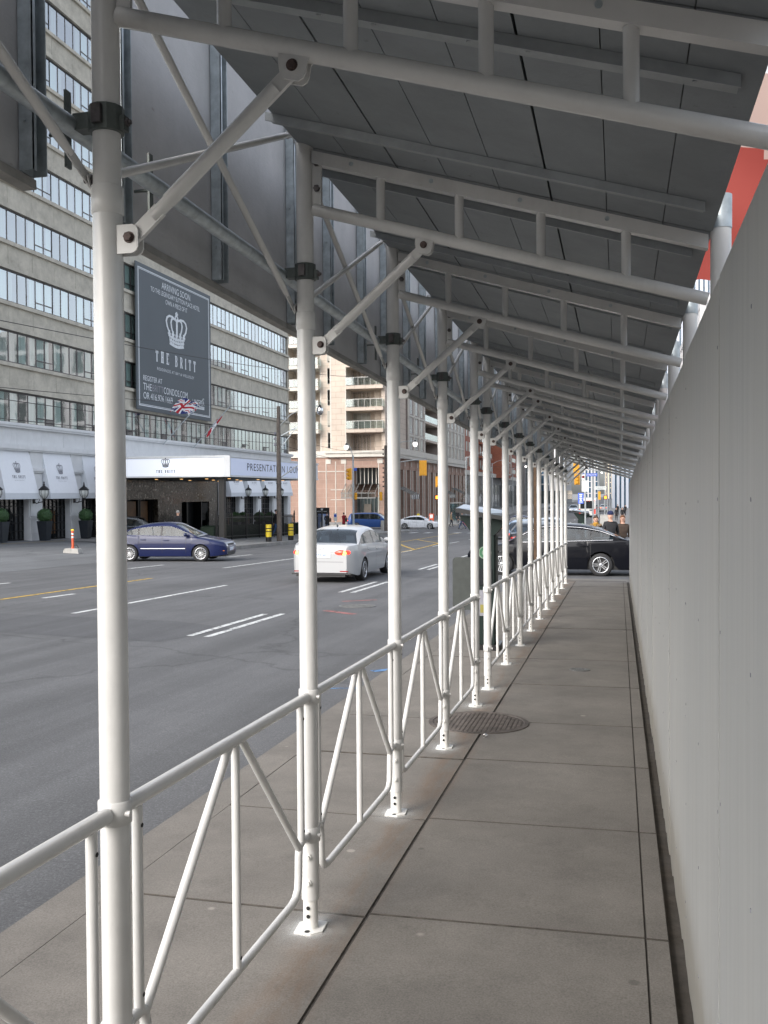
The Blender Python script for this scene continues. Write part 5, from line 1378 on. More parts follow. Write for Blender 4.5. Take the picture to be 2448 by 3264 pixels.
    for mb in sides:
        if mb.v: fixnormals(mb.build('side_window', M['carglass'], t))
    ub = MB().box(xr+.25, xf-.25, -Wd/2+.13, Wd/2-.13, .19, .55)
    ub.box(xr+.03, xf-.05, -Wd/2*.72, Wd/2*.72, .20, .34)
    ub.build('underbody', M['plastic'], t)
    b = MB()   # seats and dashboard seen through the glass
    for sx in (p['ws0']-1.25, p['ws0']-2.05):
        for sy in (-.36, .36): b.box(sx-.09, sx+.09, sy-.24, sy+.24, .5, 1.02); b.box(sx-.06, sx+.05, sy-.12, sy+.12, 1.04, 1.20)
    b.build('seats', M['inkgrey'], t)
    for x in (fx, rx):
        for s in (-1, 1): make_wheel(t, x, s*(Wd/2-.115), r, s, p.get('spokes', 5), p.get('style', ''))
    # trim
    for s in (-1, 1):
        if p.get('chrome'):
            b = MB(); pts = []
            for i in idx:
                if p['glass'][0][0] <= xs[i] <= p['glass'][-1][1]: pts.append((xs[i], s*(hw(xs[i])*.935-.004), sh[i]+.02))
            b.pipe(pts, .013, 6); b.build('belt_trim', M['chrome'], t)
            b = MB(); pts = []
            for a, i in enumerate(idx):
                if p['glass'][0][0]-.12 <= xs[i] <= p['glass'][-1][1]+.1:
                    q = G_[a][3]; pts.append((q[0], s*(q[1]+.012), q[2]-.005))
            b.pipe(pts, .011, 6); b.build('roof_trim', M['chrome'], t)
        if p.get('moulding'):
            pts = [(x, s*(hw(x)+.002), .50) for x in np.linspace(rx+ar+.08, fx-ar-.22, 8)]; MB().pipe(pts, .016, 6).build('side_moulding', M['chrome'], t)
        mx = p['ws0']-.42; mz = float(np.interp(mx, xs, sh))+.08
        b = MB().ball((mx, s*(hw(mx)+.085), mz+.02), .10, 12, 8, 0, (.75, 1.0, .72)); b.bar((mx, s*(hw(mx)-.04), mz-.03), (mx, s*(hw(mx)+.05), mz), .05, .03); b.build('mirror', [p.get('mirror', paint)], t)
        for g0, g1 in p['glass'][-2:]:
            hx = g0+.16; hz = float(np.interp(hx, xs, sh))-.13; y = s*(hw(hx)*.99+.004)
            MB().box(hx-.10, hx+.10, y-.013, y+.013, hz-.016, hz+.016).build('door_handle', p.get('handle', paint), t)
        # door shut lines
        for gx in [g[0] for g in p['glass'][-2:]]+[p['glass'][-1][1]-.04]:
            b = MB()
            zz = np.linspace(.34, float(np.interp(gx, xs, sh))-.015, 7)
            lv = lambda z: np.interp(z, [.15,.30,.48,.66,.80,1.1], [.93,.985,.992,1.0,.985,.955])
            for z0, z1 in zip(zz[:-1], zz[1:]):
                y0, y1 = s*hw(gx)*float(lv(z0)), s*hw(gx)*float(lv(z1)); d = .0025*s
                b.add([(gx-.005, y0+d, z0), (gx+.005, y0+d, z0), (gx+.005, y1+d, z1), (gx-.005, y1+d, z1)], [(0,1,2,3)])
            b.build('door_gap', M['plastic'], t)
        # lamps
        hz = p['belt'][-1][1]-.10
        b = MB().ball((xf-.165, s*(Wd/2*.66), hz), .19, 16, 8, 0, (.95, 1.0, .44)); b.build('headlight', p.get('headm', M['head']), t)
        MB().ball((xf-.13, s*(Wd/2*.80), hz-.17), .075, 8, 6, 0, (1, .9, .35)).build('indicator', M['amber'], t)
        tz = p['belt'][0][1]-.15
        tl = p.get('tailm', M['tail_off'])
        b = MB().ball((xr+.095, s*(Wd/2*.60), tz), .24, 20, 10, 0, (.55, 1.0, .40)); b.build('tail_light', tl, t)
        if p.get('hot'): MB().ball((xr+.02, s*(Wd/2*.70), tz-.01), .075, 12, 8, 0, (.7, 1, .85)).build('brake_lamp', M['tail_hot'], t)
    b = MB().box(xr-.012, xr+.03, -.26, .26, .70, .82, 0); b.build('rear_plate', M['plate'], t)
    if p.get('plate'): txt(t, 'plate_lettering', p['plate'], .085, (xr-.014, 0, .76), (PI/2, 0, -PI/2), M['sign_blue'], 1.1)
    MB().box(xf-.04, xf+.012, -.26, .26, .40, .52, 0).build('front_plate', M['plate'], t)
    MB().box(xf-.06, xf+.006, -.55, .55, .24, .36).box(xf-.10, xf-.008, -.42, .42, .56, .66).build('grille', M['plastic'], t)
    if p.get('rear_refl'):
        MB().box(xr-.002, xr+.02, -.50, .50, .838, .846).box(xr-.002, xr+.02, -.60, .60, .585, .592).build('boot_gap', M['plastic'], t)
        for s in (-1, 1): MB().box(xr-.004, xr+.04, s*.62-.11, s*.62+.11, .335, .36).build('reflector', M['tail_off'], t)
        MB().box(xr+.28+0, xr+.30, -.18, .18, 1.0, 1.03).build('high_brake_lamp', M['tail_hot'], t)
        MB().box(xr-.002, xr+.03, -.80, .80, .26, .30).build('bumper_lip', M['plastic'], t)
        MB().ball((p['rg1']+.12, 0, p['H']+.02), .05, 10, 6, 0, (1.6,.35,.9)).build('roof_aerial', M['p_dark'], t)
        b = MB().lathe([(.062,0),(.062,-.01),(.050,-.012),(.050,0)], 20, (xr+.012,0,.905), 0, False, 'x', False); b.build('emblem_ring', M['chrome'], t)
        txt(t, 'emblem_letters', 'V', .055, (xr-.004,0,.922), (PI/2,0,-PI/2), M['chrome']); txt(t, 'emblem_letters', 'W', .055, (xr-.004,0,.888), (PI/2,0,-PI/2), M['chrome'])
    return t
SED = dict(L=4.65, W=1.78, H=1.45, wb=2.65, fo=.90, r=.315, ws0=1.32, ws1=.42, rg1=-.92, rg0=-1.82,
  belt=[(-2.33,.98),(-1.8,1.02),(-1.0,.97),(.3,.93),(1.2,.91),(1.7,.83),(2.2,.73),(2.33,.68)], roof=[(-1.84,1.0),(-1.05,1.335),(-.55,1.42),(.05,1.45),(.42,1.41),(1.32,.93)],
  glass=[(-1.42,-.97),(-.90,-.10),(-.02,.92)])
def car(**k): d = dict(SED); d.update(k); return d
ZR = lambda y: G(y)-.128
# white saloon in the near lane
make_car('white saloon with lit tail lamps driving away, seen from behind between the two nearest posts', car(spokes=10, tailm=M['tail_on'], hot=True, plate='BPTE 481', rear_refl=True, chrome=False), M['p_white'], (-7.48, 25.72, ZR(25.7)), PI/2)
# blue saloon turning out of the forecourt
make_car('dark blue saloon with bright many-spoked wheels crossing the road before the hotel', car(L=4.77, W=1.82, wb=2.71, fo=.95, H=1.47, spokes=15, moulding=True, chrome=False), M['p_blue'], (-16.62, 33.15, ZR(33.15)), math.radians(9))
# black saloon across the end of the walkway
IMP = car(L=5.09, W=1.85, wb=2.81, fo=1.02, r=.335, H=1.49, ws0=1.42, ws1=.50, rg1=-1.05, rg0=-2.0, chrome=True, spokes=5, style='split',
  belt=[(-2.55,.98),(-1.95,1.03),(-1.0,1.0),(.3,.96),(1.2,.94),(1.8,.86),(2.35,.76),(2.55,.70)], roof=[(-2.02,1.03),(-1.30,1.33),(-.75,1.45),(.05,1.49),(.50,1.45),(1.42,.95)], glass=[(-1.62,-1.03),(-1.0,-.10),(-.02,.98)], handle=M['p_black'])
make_car('black saloon with chrome window trim crossing the end of the walkway', IMP, M['p_black'], (-1.78, 28.42, ZR(28.4)), PI-.005)
# dark saloon waiting by the hotel entrance
make_car('black saloon with a lit headlamp waiting under the hotel entrance canopy', car(headm=M['head_on']), M['p_dark'], (-24.9, 45.2, G(45)+.02), -.9)
# taxi, minivan on the cross street
TX = car(L=4.8, W=1.82, wb=2.78, fo=.96, spokes=10)
tx = make_car('silver white taxi with a yellow roof sign crossing the far junction', TX, pm('taxi_white', (.62,.64,.68), .25, coat=1), (-21.0, 100.3, ZR(100)), 0)
MB().prism([(-.16,1.47),(.16,1.47),(.09,1.66),(-.09,1.66)], -.14, .14, 'xz').build('roof_sign', M['yellow'], tx)
for s in (-1, 1): txt(tx, 'door_lettering', 'TAXI', .16, (-.3, s*.925, .78), (PI/2, 0, 0 if s < 0 else PI), M['inkgrey'])
VAN = car(L=5.1, W=1.95, wb=3.05, fo=.95, r=.345, H=1.75, ws0=1.75, ws1=.85, rg1=-2.25, rg0=-2.5, tumble=.20, spokes=5,
  belt=[(-2.55,1.05),(-1.8,1.06),(0,1.03),(1.5,1.0),(2.0,.92),(2.4,.80),(2.55,.75)], roof=[(-2.52,1.05),(-2.35,1.55),(-2.2,1.70),(-1.0,1.75),(.4,1.75),(.85,1.70),(1.75,1.0)], glass=[(-2.1,-1.25),(-1.15,-.05),(.05,1.2)], tailm=M['tail_on'])
make_car('mid blue minivan with dark windows stopped at the far junction behind a wooden pole', VAN, M['p_van'], (-26.3, 100.6, ZR(100)), 0, None, 'minivan', 'minivan')
# near-lane traffic seen between the posts
HAT = car(L=4.2, W=1.74, wb=2.55, fo=.85, H=1.5, ws0=1.30, ws1=.45, rg1=-1.55, rg0=-2.0, belt=[(-2.1,.98),(-1.5,.98),(.3,.94),(1.2,.9),(1.8,.80),(2.1,.70)], roof=[(-2.02,.98),(-1.6,1.38),(-.9,1.48),(.05,1.5),(.45,1.46),(1.3,.93)], glass=[(-1.75,-1.2),(-1.12,-.2),(-.12,.95)], tailm=M['tail_on'], hot=True)
make_car('black hatchback with a glowing red tail lamp waiting at the junction, beyond the parking meter', HAT, M['p_dark'], (-8.05, 64.5, ZR(64)), PI/2, None, 'hatchback')
make_car('small blue saloon crossing the junction, glimpsed between two white posts', car(L=4.5), M['p_blue'], (-10.1, 98.5, ZR(98)), PI)
make_car('light blue saloon facing away with red tail lamps behind the brown pole', car(tailm=M['tail_on']), M['p_lblue'], (-4.2, 44.5, ZR(44)), PI/2)
make_car('silver saloon in the near lane ahead of the light blue one', car(tailm=M['tail_on']), M['p_silver'], (-4.15, 60.5, ZR(60)), PI/2)
make_car('dark saloon parked at the kerb at the farther green parking machine', car(), M['p_dark'], (-3.45, 40.0, ZR(40)), PI/2+.02)
make_car('dark blue estate car with a pale roof edge at the right end of the walkway', car(tailm=M['tail_off']), M['p_dark'], (2.1, 38.0, G(38)-.0), PI)
# far traffic
make_car('far car with two dazzling headlamps coming down the street', car(headm=M['head_on']), M['p_silver'], (-8.6, 190, ZR(190)), -PI/2)
make_car('far dark car with a red lamp, left of the car with dazzling headlamps', car(tailm=M['tail_on'], hot=True), M['p_dark'], (-12.5, 176, ZR(176)), PI/2+.1, None, 'hatchback')
make_car('far white car with red tail lamps right of the bus', car(tailm=M['tail_on'], hot=True), M['p_white'], (-2.9, 196, ZR(196)), PI/2)
# bus
BU = thing('bus', 'white and red city bus with a dark rear window driving up the street', 'bus', (-4.75, 150, ZR(150)))
b = MB(); b.prism([(-1.28,.32),(1.28,.32),(1.28,2.75),(1.15,3.0),(-1.15,3.0),(-1.28,2.75)], 0, 12, 'xz', 0); b.build('body', [pm('bus_white', (.66,.66,.64), .3)], BU)
MB().box(-1.05,1.05,-.03,-.002,1.35,2.55).build('rear_window', M['darkglass'], BU); MB().box(-1.22,1.22,-.02,-.001,2.62,2.92).build('sign_box', pm('bus_sign', (.75,.75,.73), .4, emis=(1,1,1), est=.25), BU)
MB().box(-1.285,-1.281,.2,11.8,1.2,1.5).box(1.281,1.285,.2,11.8,1.2,1.5).box(-1.26,-1.0,-.02,-.001,.5,1.3).box(1.0,1.26,-.02,-.001,.5,1.3).build('red_band', M['red'], BU)
for x in (-.35,0,.35,1.1,-1.1): MB().ball((x,-.02,2.58), .05, 8, 6).build('marker_lamp', M['redlight'], BU)
for s in (-1, 1): MB().box(s*1.12-.08,s*1.12+.08,-.04,-.002,.6,1.1).build('tail_light', M['tail_on'], BU); MB().lathe([(.001,-.14),(.46,-.14),(.48,0),(.46,.14),(.001,.14)], 20, (s*1.12,2.6,.48), 0, True, 'x').build('wheel', M['rubber'], BU)
for s in (-1, 1):
    for i in range(6): MB().box(s*1.283-.003,s*1.283+.003,1.0+1.8*i,2.6+1.8*i,1.55,2.5).build('side_window', M['darkglass'], BU)
MB().box(.35,.75,-.02,-.003,1.0,1.2).build('fleet_number', M['ink'], BU)

# ================================================================ people
M['shoe'] = pm('dark_shoe', (.02,.018,.016), .5); M['jeans'] = pm('blue_jeans', (.035,.07,.15), .9, var=.25, scale=20); M['darktr'] = pm('dark_trousers', (.018,.02,.026), .9)
def clothm(n, c): return pm(n, c, .85, var=.22, scale=14, bmp=.3, bscale=40)
M['c_black'] = clothm('black_coat', (.014,.014,.016)); M['c_red'] = clothm('red_coat', (.26,.012,.022)); M['c_tan'] = clothm('tan_coat', (.24,.17,.10)); M['c_navy'] = clothm('navy_coat', (.02,.028,.055)); M['c_olive'] = clothm('olive_coat', (.05,.048,.032)); M['c_brown'] = clothm('brown_coat', (.06,.04,.028))
M['h_brown'] = pm('brown_hair', (.05,.028,.016), .6, var=.3, scale=60); M['h_grey'] = pm('grey_hair', (.30,.29,.28), .7, var=.2, scale=60); M['h_black'] = pm('black_hair', (.012,.010,.009), .5); M['h_red'] = pm('auburn_hair', (.14,.06,.025), .6, var=.3, scale=60); M['beanie'] = pm('navy_knit', (.012,.018,.06), .9, bmp=.4); M['bluehat'] = pm('blue_knit', (.05,.12,.40), .9)
M['fur'] = pm('fur_trim', (.20,.14,.08), .95, var=.4, scale=60, bmp=.6); M['scarf'] = pm('mustard_scarf', (.32,.17,.02), .9)
def person(label, loc, rz, coat, legs, hem=.86, hair='h_brown', hat=None, long_hair=False, stride=0.0, arms='down', ht=1.72, bag=None, glasses=False, scarf=None, fur=False, group=None):
    """faces local -y; stride = half the step length"""
    k = ht/1.72; V = []; Ed = []; Rd = []; Mt = []
    def v(p, r, parent=None, m=None):
        V.append((p[0]*k, p[1]*k, p[2]*k)); Rd.append(r*k)
        if parent is not None: Ed.append((parent, len(V)-1)); Mt.append((parent, len(V)-1, m))
        return len(V)-1
    pel = v((0,0,.96), .135); ab = v((0,.0,1.10), .128, pel, 'coat'); ch = v((0,.005,1.29), .142, ab, 'coat'); nb = v((0,.0,1.42), .085, ch, 'coat')
    nk = v((0,-.012,1.49), .052, nb, 'skin'); hb = v((0,-.028,1.555), .068, nk, 'skin'); hm = v((0,-.022,1.62), .082, hb, 'skin'); htp = v((0,-.012,1.67), .068, hm, 'skin')
    v((0,-.118,1.605), .013, hm, 'skin')
    for s in (-1, 1):
        v((s*.084,-.015,1.61), .014, hm, 'skin')
        sh_ = v((s*.165,.01,1.385), .072, ch, 'coat'); sw = stride*.55*s
        if arms == 'down': el = (s*.225, .03+sw, 1.13); wr = (s*.215, -.03+sw*1.6, .90)
        elif arms == 'pockets': el = (s*.25, .06, 1.13); wr = (s*.17, -.10, .98)
        elif arms == 'raised': el = (s*.20, -.12, 1.18); wr = (s*.09, -.24, 1.38)
        else: el = (s*.22, -.08, 1.14); wr = (s*.18, -.32, 1.02)     # holding out
        e = v(el, .050, sh_, 'coat'); w = v(wr, .034, e, 'coat')
        d = Vector(wr)-Vector(el); d.normalize(); si = d.cross(Vector((s,0,0))).normalized() if abs(d.x) < .9 else Vector((0,1,0))
        h = v(Vector(wr)+d*.075, .030, w, 'skin')
        for fi, (o, ln) in enumerate(((-.030,.072),(-.011,.082),(.009,.078),(.028,.060))):
            b0 = Vector(wr)+d*.095+si*o; a1 = v(b0, .0105, h, 'skin'); v(b0+d*ln+Vector((-s*.014,0,0)), .0085, a1, 'skin')
        v(Vector(wr)+d*.075-si*.052+d*.02, .011, h, 'skin')
        st = stride*-s; hip = v((s*.085, st*.12, .90), .098, pel, 'legs'); bend = .0 if st <= 0 else .10
        kn = v((s*.09, st*.48 - (.04 if st else 0), .50), .066, hip, 'legs'); an = v((s*.092, st*1.0 + (.06 if st > 0 else 0), .085 + (.06 if st > 0 else .0)), .043, kn, 'legs')
        v((s*.10, st*1.0 - .13, .04), .036, an, 'shoe')
    me = bpy.data.meshes.new('p'); me.from_pydata(V, Ed, []); o = bpy.data.objects.new('p', me); col.objects.link(o)
    md = o.modifiers.new('s', 'SKIN'); 
    for i, d in enumerate(me.skin_vertices[0].data): d.radius = (Rd[i]*(1.18 if i in (pel, ab, ch) else 1), Rd[i]*(.80 if i in (pel, ab, ch) else 1)); d.use_root = (i == pel)
    md.use_smooth_shade = True; sb_ = o.modifiers.new('u', 'SUBSURF'); sb_.levels = 1; sb_.render_levels = 1
    bpy.context.view_layer.update(); m2 = bpy.data.meshes.new_from_object(o.evaluated_get(bpy.context.evaluated_depsgraph_get())); bpy.data.objects.remove(o)
    slots = {'skin': 0, 'coat': 1, 'legs': 2, 'shoe': 3}; m2.materials.clear()
    for mm in (M['skin'], coat, legs, M['shoe']): m2.materials.append(mm)
    A_ = np.array([V[a] for a, _, _ in Mt]); B_ = np.array([V[b] for _, b, _ in Mt]); D_ = B_-A_; L2 = (D_**2).sum(1)+1e-9
    for f in m2.polygons:
        c = np.array(f.center); tt = np.clip(((c-A_)*D_).sum(1)/L2, 0, 1); q = A_+D_*tt[:,None]; rr_ = np.array([Rd[b]*.6 for _, b, _ in Mt]); i = int((np.linalg.norm(c-q, axis=1)-rr_*.5).argmin()); mm = Mt[i][2]
        if mm == 'legs' and c[2] > hem*k: mm = 'coat'
        f.material_index = slots[mm]; f.use_smooth = True
    root = bpy.data.objects.new('person', m2); col.objects.link(root); root.location = loc; root.rotation_euler = (0,0,rz); tag(root, label, 'person', group)
    if hem < .8:    # skirt of a long coat
        b = MB().lathe([(.155*k,1.05*k),(.165*k,.9*k),(.19*k,.7*k),(.205*k,hem*k)], 16); b.v = [(x, y*.82, z) for x, y, z in b.v]; b.build('coat_skirt', coat, root)
    b = MB().ball((0,-.008*k,1.645*k), .097*k, 14, 10, 0, (.95,1.05,1.0)); hv = []
    b.v = [(x, max(y, -.035*k if z < 1.675*k else -.085*k), max(z, (1.60 if not long_hair else 1.45)*k) if y > -.03*k else max(z, 1.655*k)) for x, y, z in b.v]
    if not (hat and not long_hair): b.build('hair', M[hair], root)
    if long_hair: MB().ball((0,.035*k,1.52*k), .085*k, 12, 8, 0, (1.05,.7,1.35)).build('hair', M[hair], root)
    if hat: MB().lathe([(.094*k,1.655*k),(.099*k,1.675*k),(.094*k,1.72*k),(.068*k,1.765*k),(.001,1.785*k)], 16, (0,-.015*k,0)).build('knit_hat', M[hat], root)
    for s in (-1, 1): MB().ball((s*.031*k,-.096*k,1.622*k), .0085*k, 8, 6, 0, (1.2,.6,.8)).build('eye', M['h_black'], root)
    MB().ball((0,-.098*k,1.565*k), .018*k, 8, 6, 0, (1.2,.4,.35)).build('mouth', pm('lips', (.32,.11,.09), .5), root)
    if glasses: MB().lathe([(.026*k,0),(.026*k,.004),(.022*k,.004),(.022*k,0)], 14, (-.033*k,-.112*k,1.625*k), 0, False, 'y', False).lathe([(.026*k,0),(.026*k,.004),(.022*k,.004),(.022*k,0)], 14, (.033*k,-.112*k,1.625*k), 0, False, 'y', False).build('glasses', M['plastic'], root)
    if scarf: MB().lathe([(.075*k,1.42*k),(.105*k,1.45*k),(.095*k,1.50*k),(.065*k,1.52*k)], 14, (0,-.01*k,0)).box(-.05*k,.03*k,-.17*k,-.13*k,1.2*k,1.45*k).build('scarf', M[scarf], root)
    if fur:
        b = MB(); r = random.Random(2)
        for i in range(60):
            a = 2*PI*i/60; c = Vector((.16*k*math.cos(a), .02*k+.12*k*math.sin(a), 1.43*k+.02*math.sin(a))); b.ball(c+Vector((r.uniform(-.01,.01),r.uniform(-.01,.01),r.uniform(-.015,.015))), .035*k, 6, 4)
        b.build('fur_collar', M['fur'], root)
    if bag: 
        b = MB().prism([(-.16,.55),(.16,.55),(.19,.90),(-.19,.90)], -.06, .06, 'xz'); b.v = [(x*.6+bag*.30, y+.02, z+.25) for x, y, z in b.v]; b.pipe([(bag*.30-.06,.02,1.14),(bag*.24,.0,1.30),(bag*.18,.0,1.44)], .012, 6); b.build('shoulder_bag', M['c_brown'], root)
    return root
GW = lambda y: G(y)
person('man in dark jacket and navy knit hat walking towards us behind the black saloon', (-.26, 31.2, ZR(31.2)), .05, M['c_black'], M['darktr'], hair='h_black', hat='beanie', stride=.20, ht=1.80)
person('woman with mustard scarf and fur collar, left of three walkers behind the black saloon', (-.72, 31.4, ZR(31.4)), -.1, M['c_black'], M['jeans'], long_hair=True, scarf='scarf', fur=True, glasses=True, stride=.18, ht=1.68)
person('fair woman in glasses and dark coat, rightmost of the three walkers behind the black saloon', (.12, 32.0, ZR(32)), .1, M['c_brown'], M['darktr'], hair='h_red', long_hair=True, glasses=True, stride=.18, ht=1.70)
person('woman in a long dark coat walking on the far near-side pavement, left of a pair', (-.30, 128, GW(128)), .0, M['c_black'], M['darktr'], hem=.6, hair='h_brown', long_hair=True, stride=.2, ht=1.70)
person('woman in a dark jacket on the far near-side pavement, right of a pair', (.45, 127, GW(127)), .0, M['c_black'], M['darktr'], hair='h_red', long_hair=True, stride=.2, ht=1.72)
person('distant person in black on the near-side pavement beyond the pair of women', (-.2, 160, GW(160)), .2, M['c_black'], M['darktr'], hair='h_black', stride=.2)
person('distant person in black at the very right of the far pavement', (1.0, 156, GW(156)), -.2, M['c_black'], M['darktr'], hair='h_black', stride=.2)
person('grey-haired person in a black leather jacket seen from behind near the hotel entrance', (-22.6, 46.0, G(46)+.02), PI-.3, M['c_black'], M['darktr'], hair='h_grey', ht=1.78)
person('person in a dark jacket and jeans walking past the iron fence beside the wooden pole', (-21.35, 57.4, G(57)+.10), PI/2+.4, M['c_black'], M['jeans'], hair='h_black', stride=.18, ht=1.76)
person('woman in a long black coat looking at the display board on the far corner', (-26.7, 85.5, G(84)-.05), PI+.2, M['c_black'], M['darktr'], hem=.62, hair='h_brown', arms='pockets', ht=1.66, bag=-1)
person('woman in a red coat with a black bag on the far corner', (-25.2, 86.0, G(84)-.05), PI-.4, M['c_red'], M['darktr'], hem=.66, hair='h_black', arms='raised', ht=1.66, bag=-1)
person('person in black standing behind the taxi bonnet on the far corner', (-18.9, 113.5, G(113)+.03), .4, M['c_black'], M['darktr'], hair='h_black', ht=1.7)
person('person in dark clothes on the far corner, next to the lit hand signal', (-21.0, 115.0, G(113)+.03), 1.2, M['c_black'], M['darktr'], long_hair=True, hem=.6)
person('man in a tan coat at the far kerb beside the bicycle', (-18.4, 106.0, ZR(106)), PI/2, M['c_tan'], M['darktr'], hair='h_brown', stride=.15)
person('man in a blue knit hat, rucksack and jeans striding over the crossing with a bicycle', (-16.0, 99.0, ZR(99)), -PI/2, M['c_olive'], M['jeans'], hair='h_black', hat='bluehat', stride=.34, arms='hold', ht=1.76)
person('man in a dark hooded jacket striding across the junction, between the fifth pair of posts', (-12.2, 104, ZR(104)), PI/2, M['c_navy'], M['darktr'], hair='h_black', hat='beanie', stride=.36, ht=1.78)
person('dark-haired person behind the small blue saloon at the junction', (-8.6, 107, ZR(107)), 1.0, M['c_brown'], M['darktr'], hair='h_brown', ht=1.72)
# bicycle beside the man in the blue hat
BK = thing('bicycle', 'bicycle with a red down tube beside the man in a blue knit hat', 'bicycle', (-15.55, 98.6, ZR(98.6)), PI)
for x in (-.52, .52):
    w = MB(); P = [(x+.33*math.cos(a*PI/12), 0, .345+.33*math.sin(a*PI/12)) for a in range(25)]; w.pipe(P, .016, 6, 0, False); 
    for i in range(12): a = 2*PI*i/12; w.tube((x,0,.345), (x+.32*math.cos(a),0,.345+.32*math.sin(a)), .002, 4, 1)
    w.build('wheel', [M['rubber'], M['chrome']], BK)
MB().pipe([(-.52,0,.345),(-.10,0,.30),(-.22,0,.85),(-.52,0,.345)], .014, 8).pipe([(-.19,0,.78),(.36,0,.84)], .016, 8).pipe([(.52,0,.345),(.38,0,.90)], .014, 8).build('frame', M['c_navy'], BK)
MB().tube((-.10,0,.30), (.38,0,.80), .018, 8).build('down_tube', M['red'], BK); MB().ball((-.24,0,.90), .10, 10, 6, 0, (1.3,.7,.35)).build('saddle', M['plastic'], BK); MB().pipe([(.38,0,.90),(.36,0,1.02)], .012, 6).pipe([(.42,-.26,1.02),(.36,-.1,1.03),(.36,.1,1.03),(.42,.26,1.02)], .012, 6).build('handlebar', M['plastic'], BK); MB().lathe([(.09,-.004),(.09,.004)], 16, (-.10,-.05,.30), 0, False, 'y').build('chainring', M['chrome'], BK)
# ================================================================ street furniture
t = thing('delineator_post', 'orange delineator post with white bands on a concrete block in the forecourt', 'traffic post', (-22.0, 35.1, G(35.1)+.015))
MB().prism([(-.36,0),(.36,0),(.32,.17),(.26,.20),(-.28,.20),(-.34,.14)], -.16, .16, 'xz').build('block', M['conc'], t)
MB().lathe([(.065,.2),(.058,.25),(.050,.3),(.050,.92),(.046,.95)], 14).build('post', M['orange'], t)
MB().lathe([(.051,.63),(.0525,.632),(.0525,.70),(.051,.702)], 14).lathe([(.051,.76),(.0525,.762),(.0525,.83),(.051,.832)], 14).build('white_band', M['sign_white'], t)
MB().box(-.07,.05,-.02,.02,.92,1.0).build('handle', M['yellow'], t); MB().pipe([(.06,0,.33),(.17,.02,.34),(.22,.02,.27),(.24,.02,.2)], .022, 8).build('tie_bar', M['plastic'], t)
def bollard(x, y, label):
    t = thing('bollard', label, 'bollard', (x, y, G(y)+.03), 0, 'yellow and black bollards by the wooden pole')
    MB().lathe([(.165,0),(.165,.28)], 20).lathe([(.166,.57),(.166,.62)], 20).lathe([(.166,.74),(.166,.79)], 20).build('black_band', M['black'], t)
    MB().lathe([(.16,.28),(.16,.95),(.15,.98),(.001,.985)], 20).build('tube', M['yellow'], t)
bollard(-19.15, 50.3, 'yellow bollard with black bands left of the weathered wooden pole'); bollard(-19.0, 53.6, 'yellow bollard with black bands right of the weathered pole, half hidden by the second post')
t = thing('bollard', 'grey concrete bollard beside the foot of the wooden pole at the junction', 'bollard', (-20.3, 81.5, G(81.5)+.03)); MB().lathe([(.17,0),(.17,.85),(.14,.92),(.001,.93)], 16).build('shaft', M['conc'], t)

def arm_lamp(t, x0, z0, dx, dy, dz, lit=True):
    P = [(0,0,z0),(dx*.3,dy*.3,z0+dz*.62),(dx*.65,dy*.65,z0+dz*.95),(dx,dy,z0+dz)]
    MB().pipe(P, .032, 8).build('lamp_arm', M['grey_pole'], t)
    b = MB().lathe([(.03,.14),(.06,.10),(.10,.0),(.16,-.06)], 14, (dx,dy,z0+dz-.06)); o = b.build('lamp_cap', M['black'], t)
    MB().lathe([(.16,-.06),(.20,-.17),(.19,-.30),(.12,-.42),(.001,-.46)], 16, (dx,dy,z0+dz-.06)).build('lamp_globe', M['globe'] if lit else M['chrome'], t)
def wood_pole(x, y, h, r, label, dz=.03, name='utility_pole', m='wood_pole'):
    t = thing(name, label, 'utility pole', (x, y, G(y)+dz)); rr = random.Random(int(y))
    MB().pipe([(rr.uniform(-.012,.012), 0, h*i/6) for i in range(7)], r, 14, 0, True, [r*(1.12-.06*i) for i in range(7)]).build('pole', M[m], t)
    return t
p1 = wood_pole(-18.95, 51.5, 7.75, .14, 'weathered wooden pole with cables on the far pavement in front of the hotel')
MB().bar((0,.05,6.0),(1.15,.05,6.55),.06,.05).bar((0,.05,5.25),(1.05,.05,6.5),.05,.04).build('lamp_bracket', M['galv'], p1); arm_lamp(p1, 0, 6.55, 2.5, 0, 1.15, False)
for z in (5.55, 5.9, 6.2): MB().lathe([(.03,-.08),(.07,-.06),(.07,.06),(.03,.08)], 10, (-.2,-.05,z)).box(-.2,.0,-.07,-.03,z-.02,z+.02).build('insulator', M['inkgrey'], p1)
MB().pipe([(0,0,3.6),(1.0,.2,4.3),(2.2,.4,4.9)], .03, 8).build('span_wire_arm', M['grey_pole'], p1)
for z in (1.6, 2.4, 3.3): MB().lathe([(.146,z),(.152,z+.01),(.152,z+.05),(.146,z+.06)], 14).build('steel_band', M['bolt'], p1)
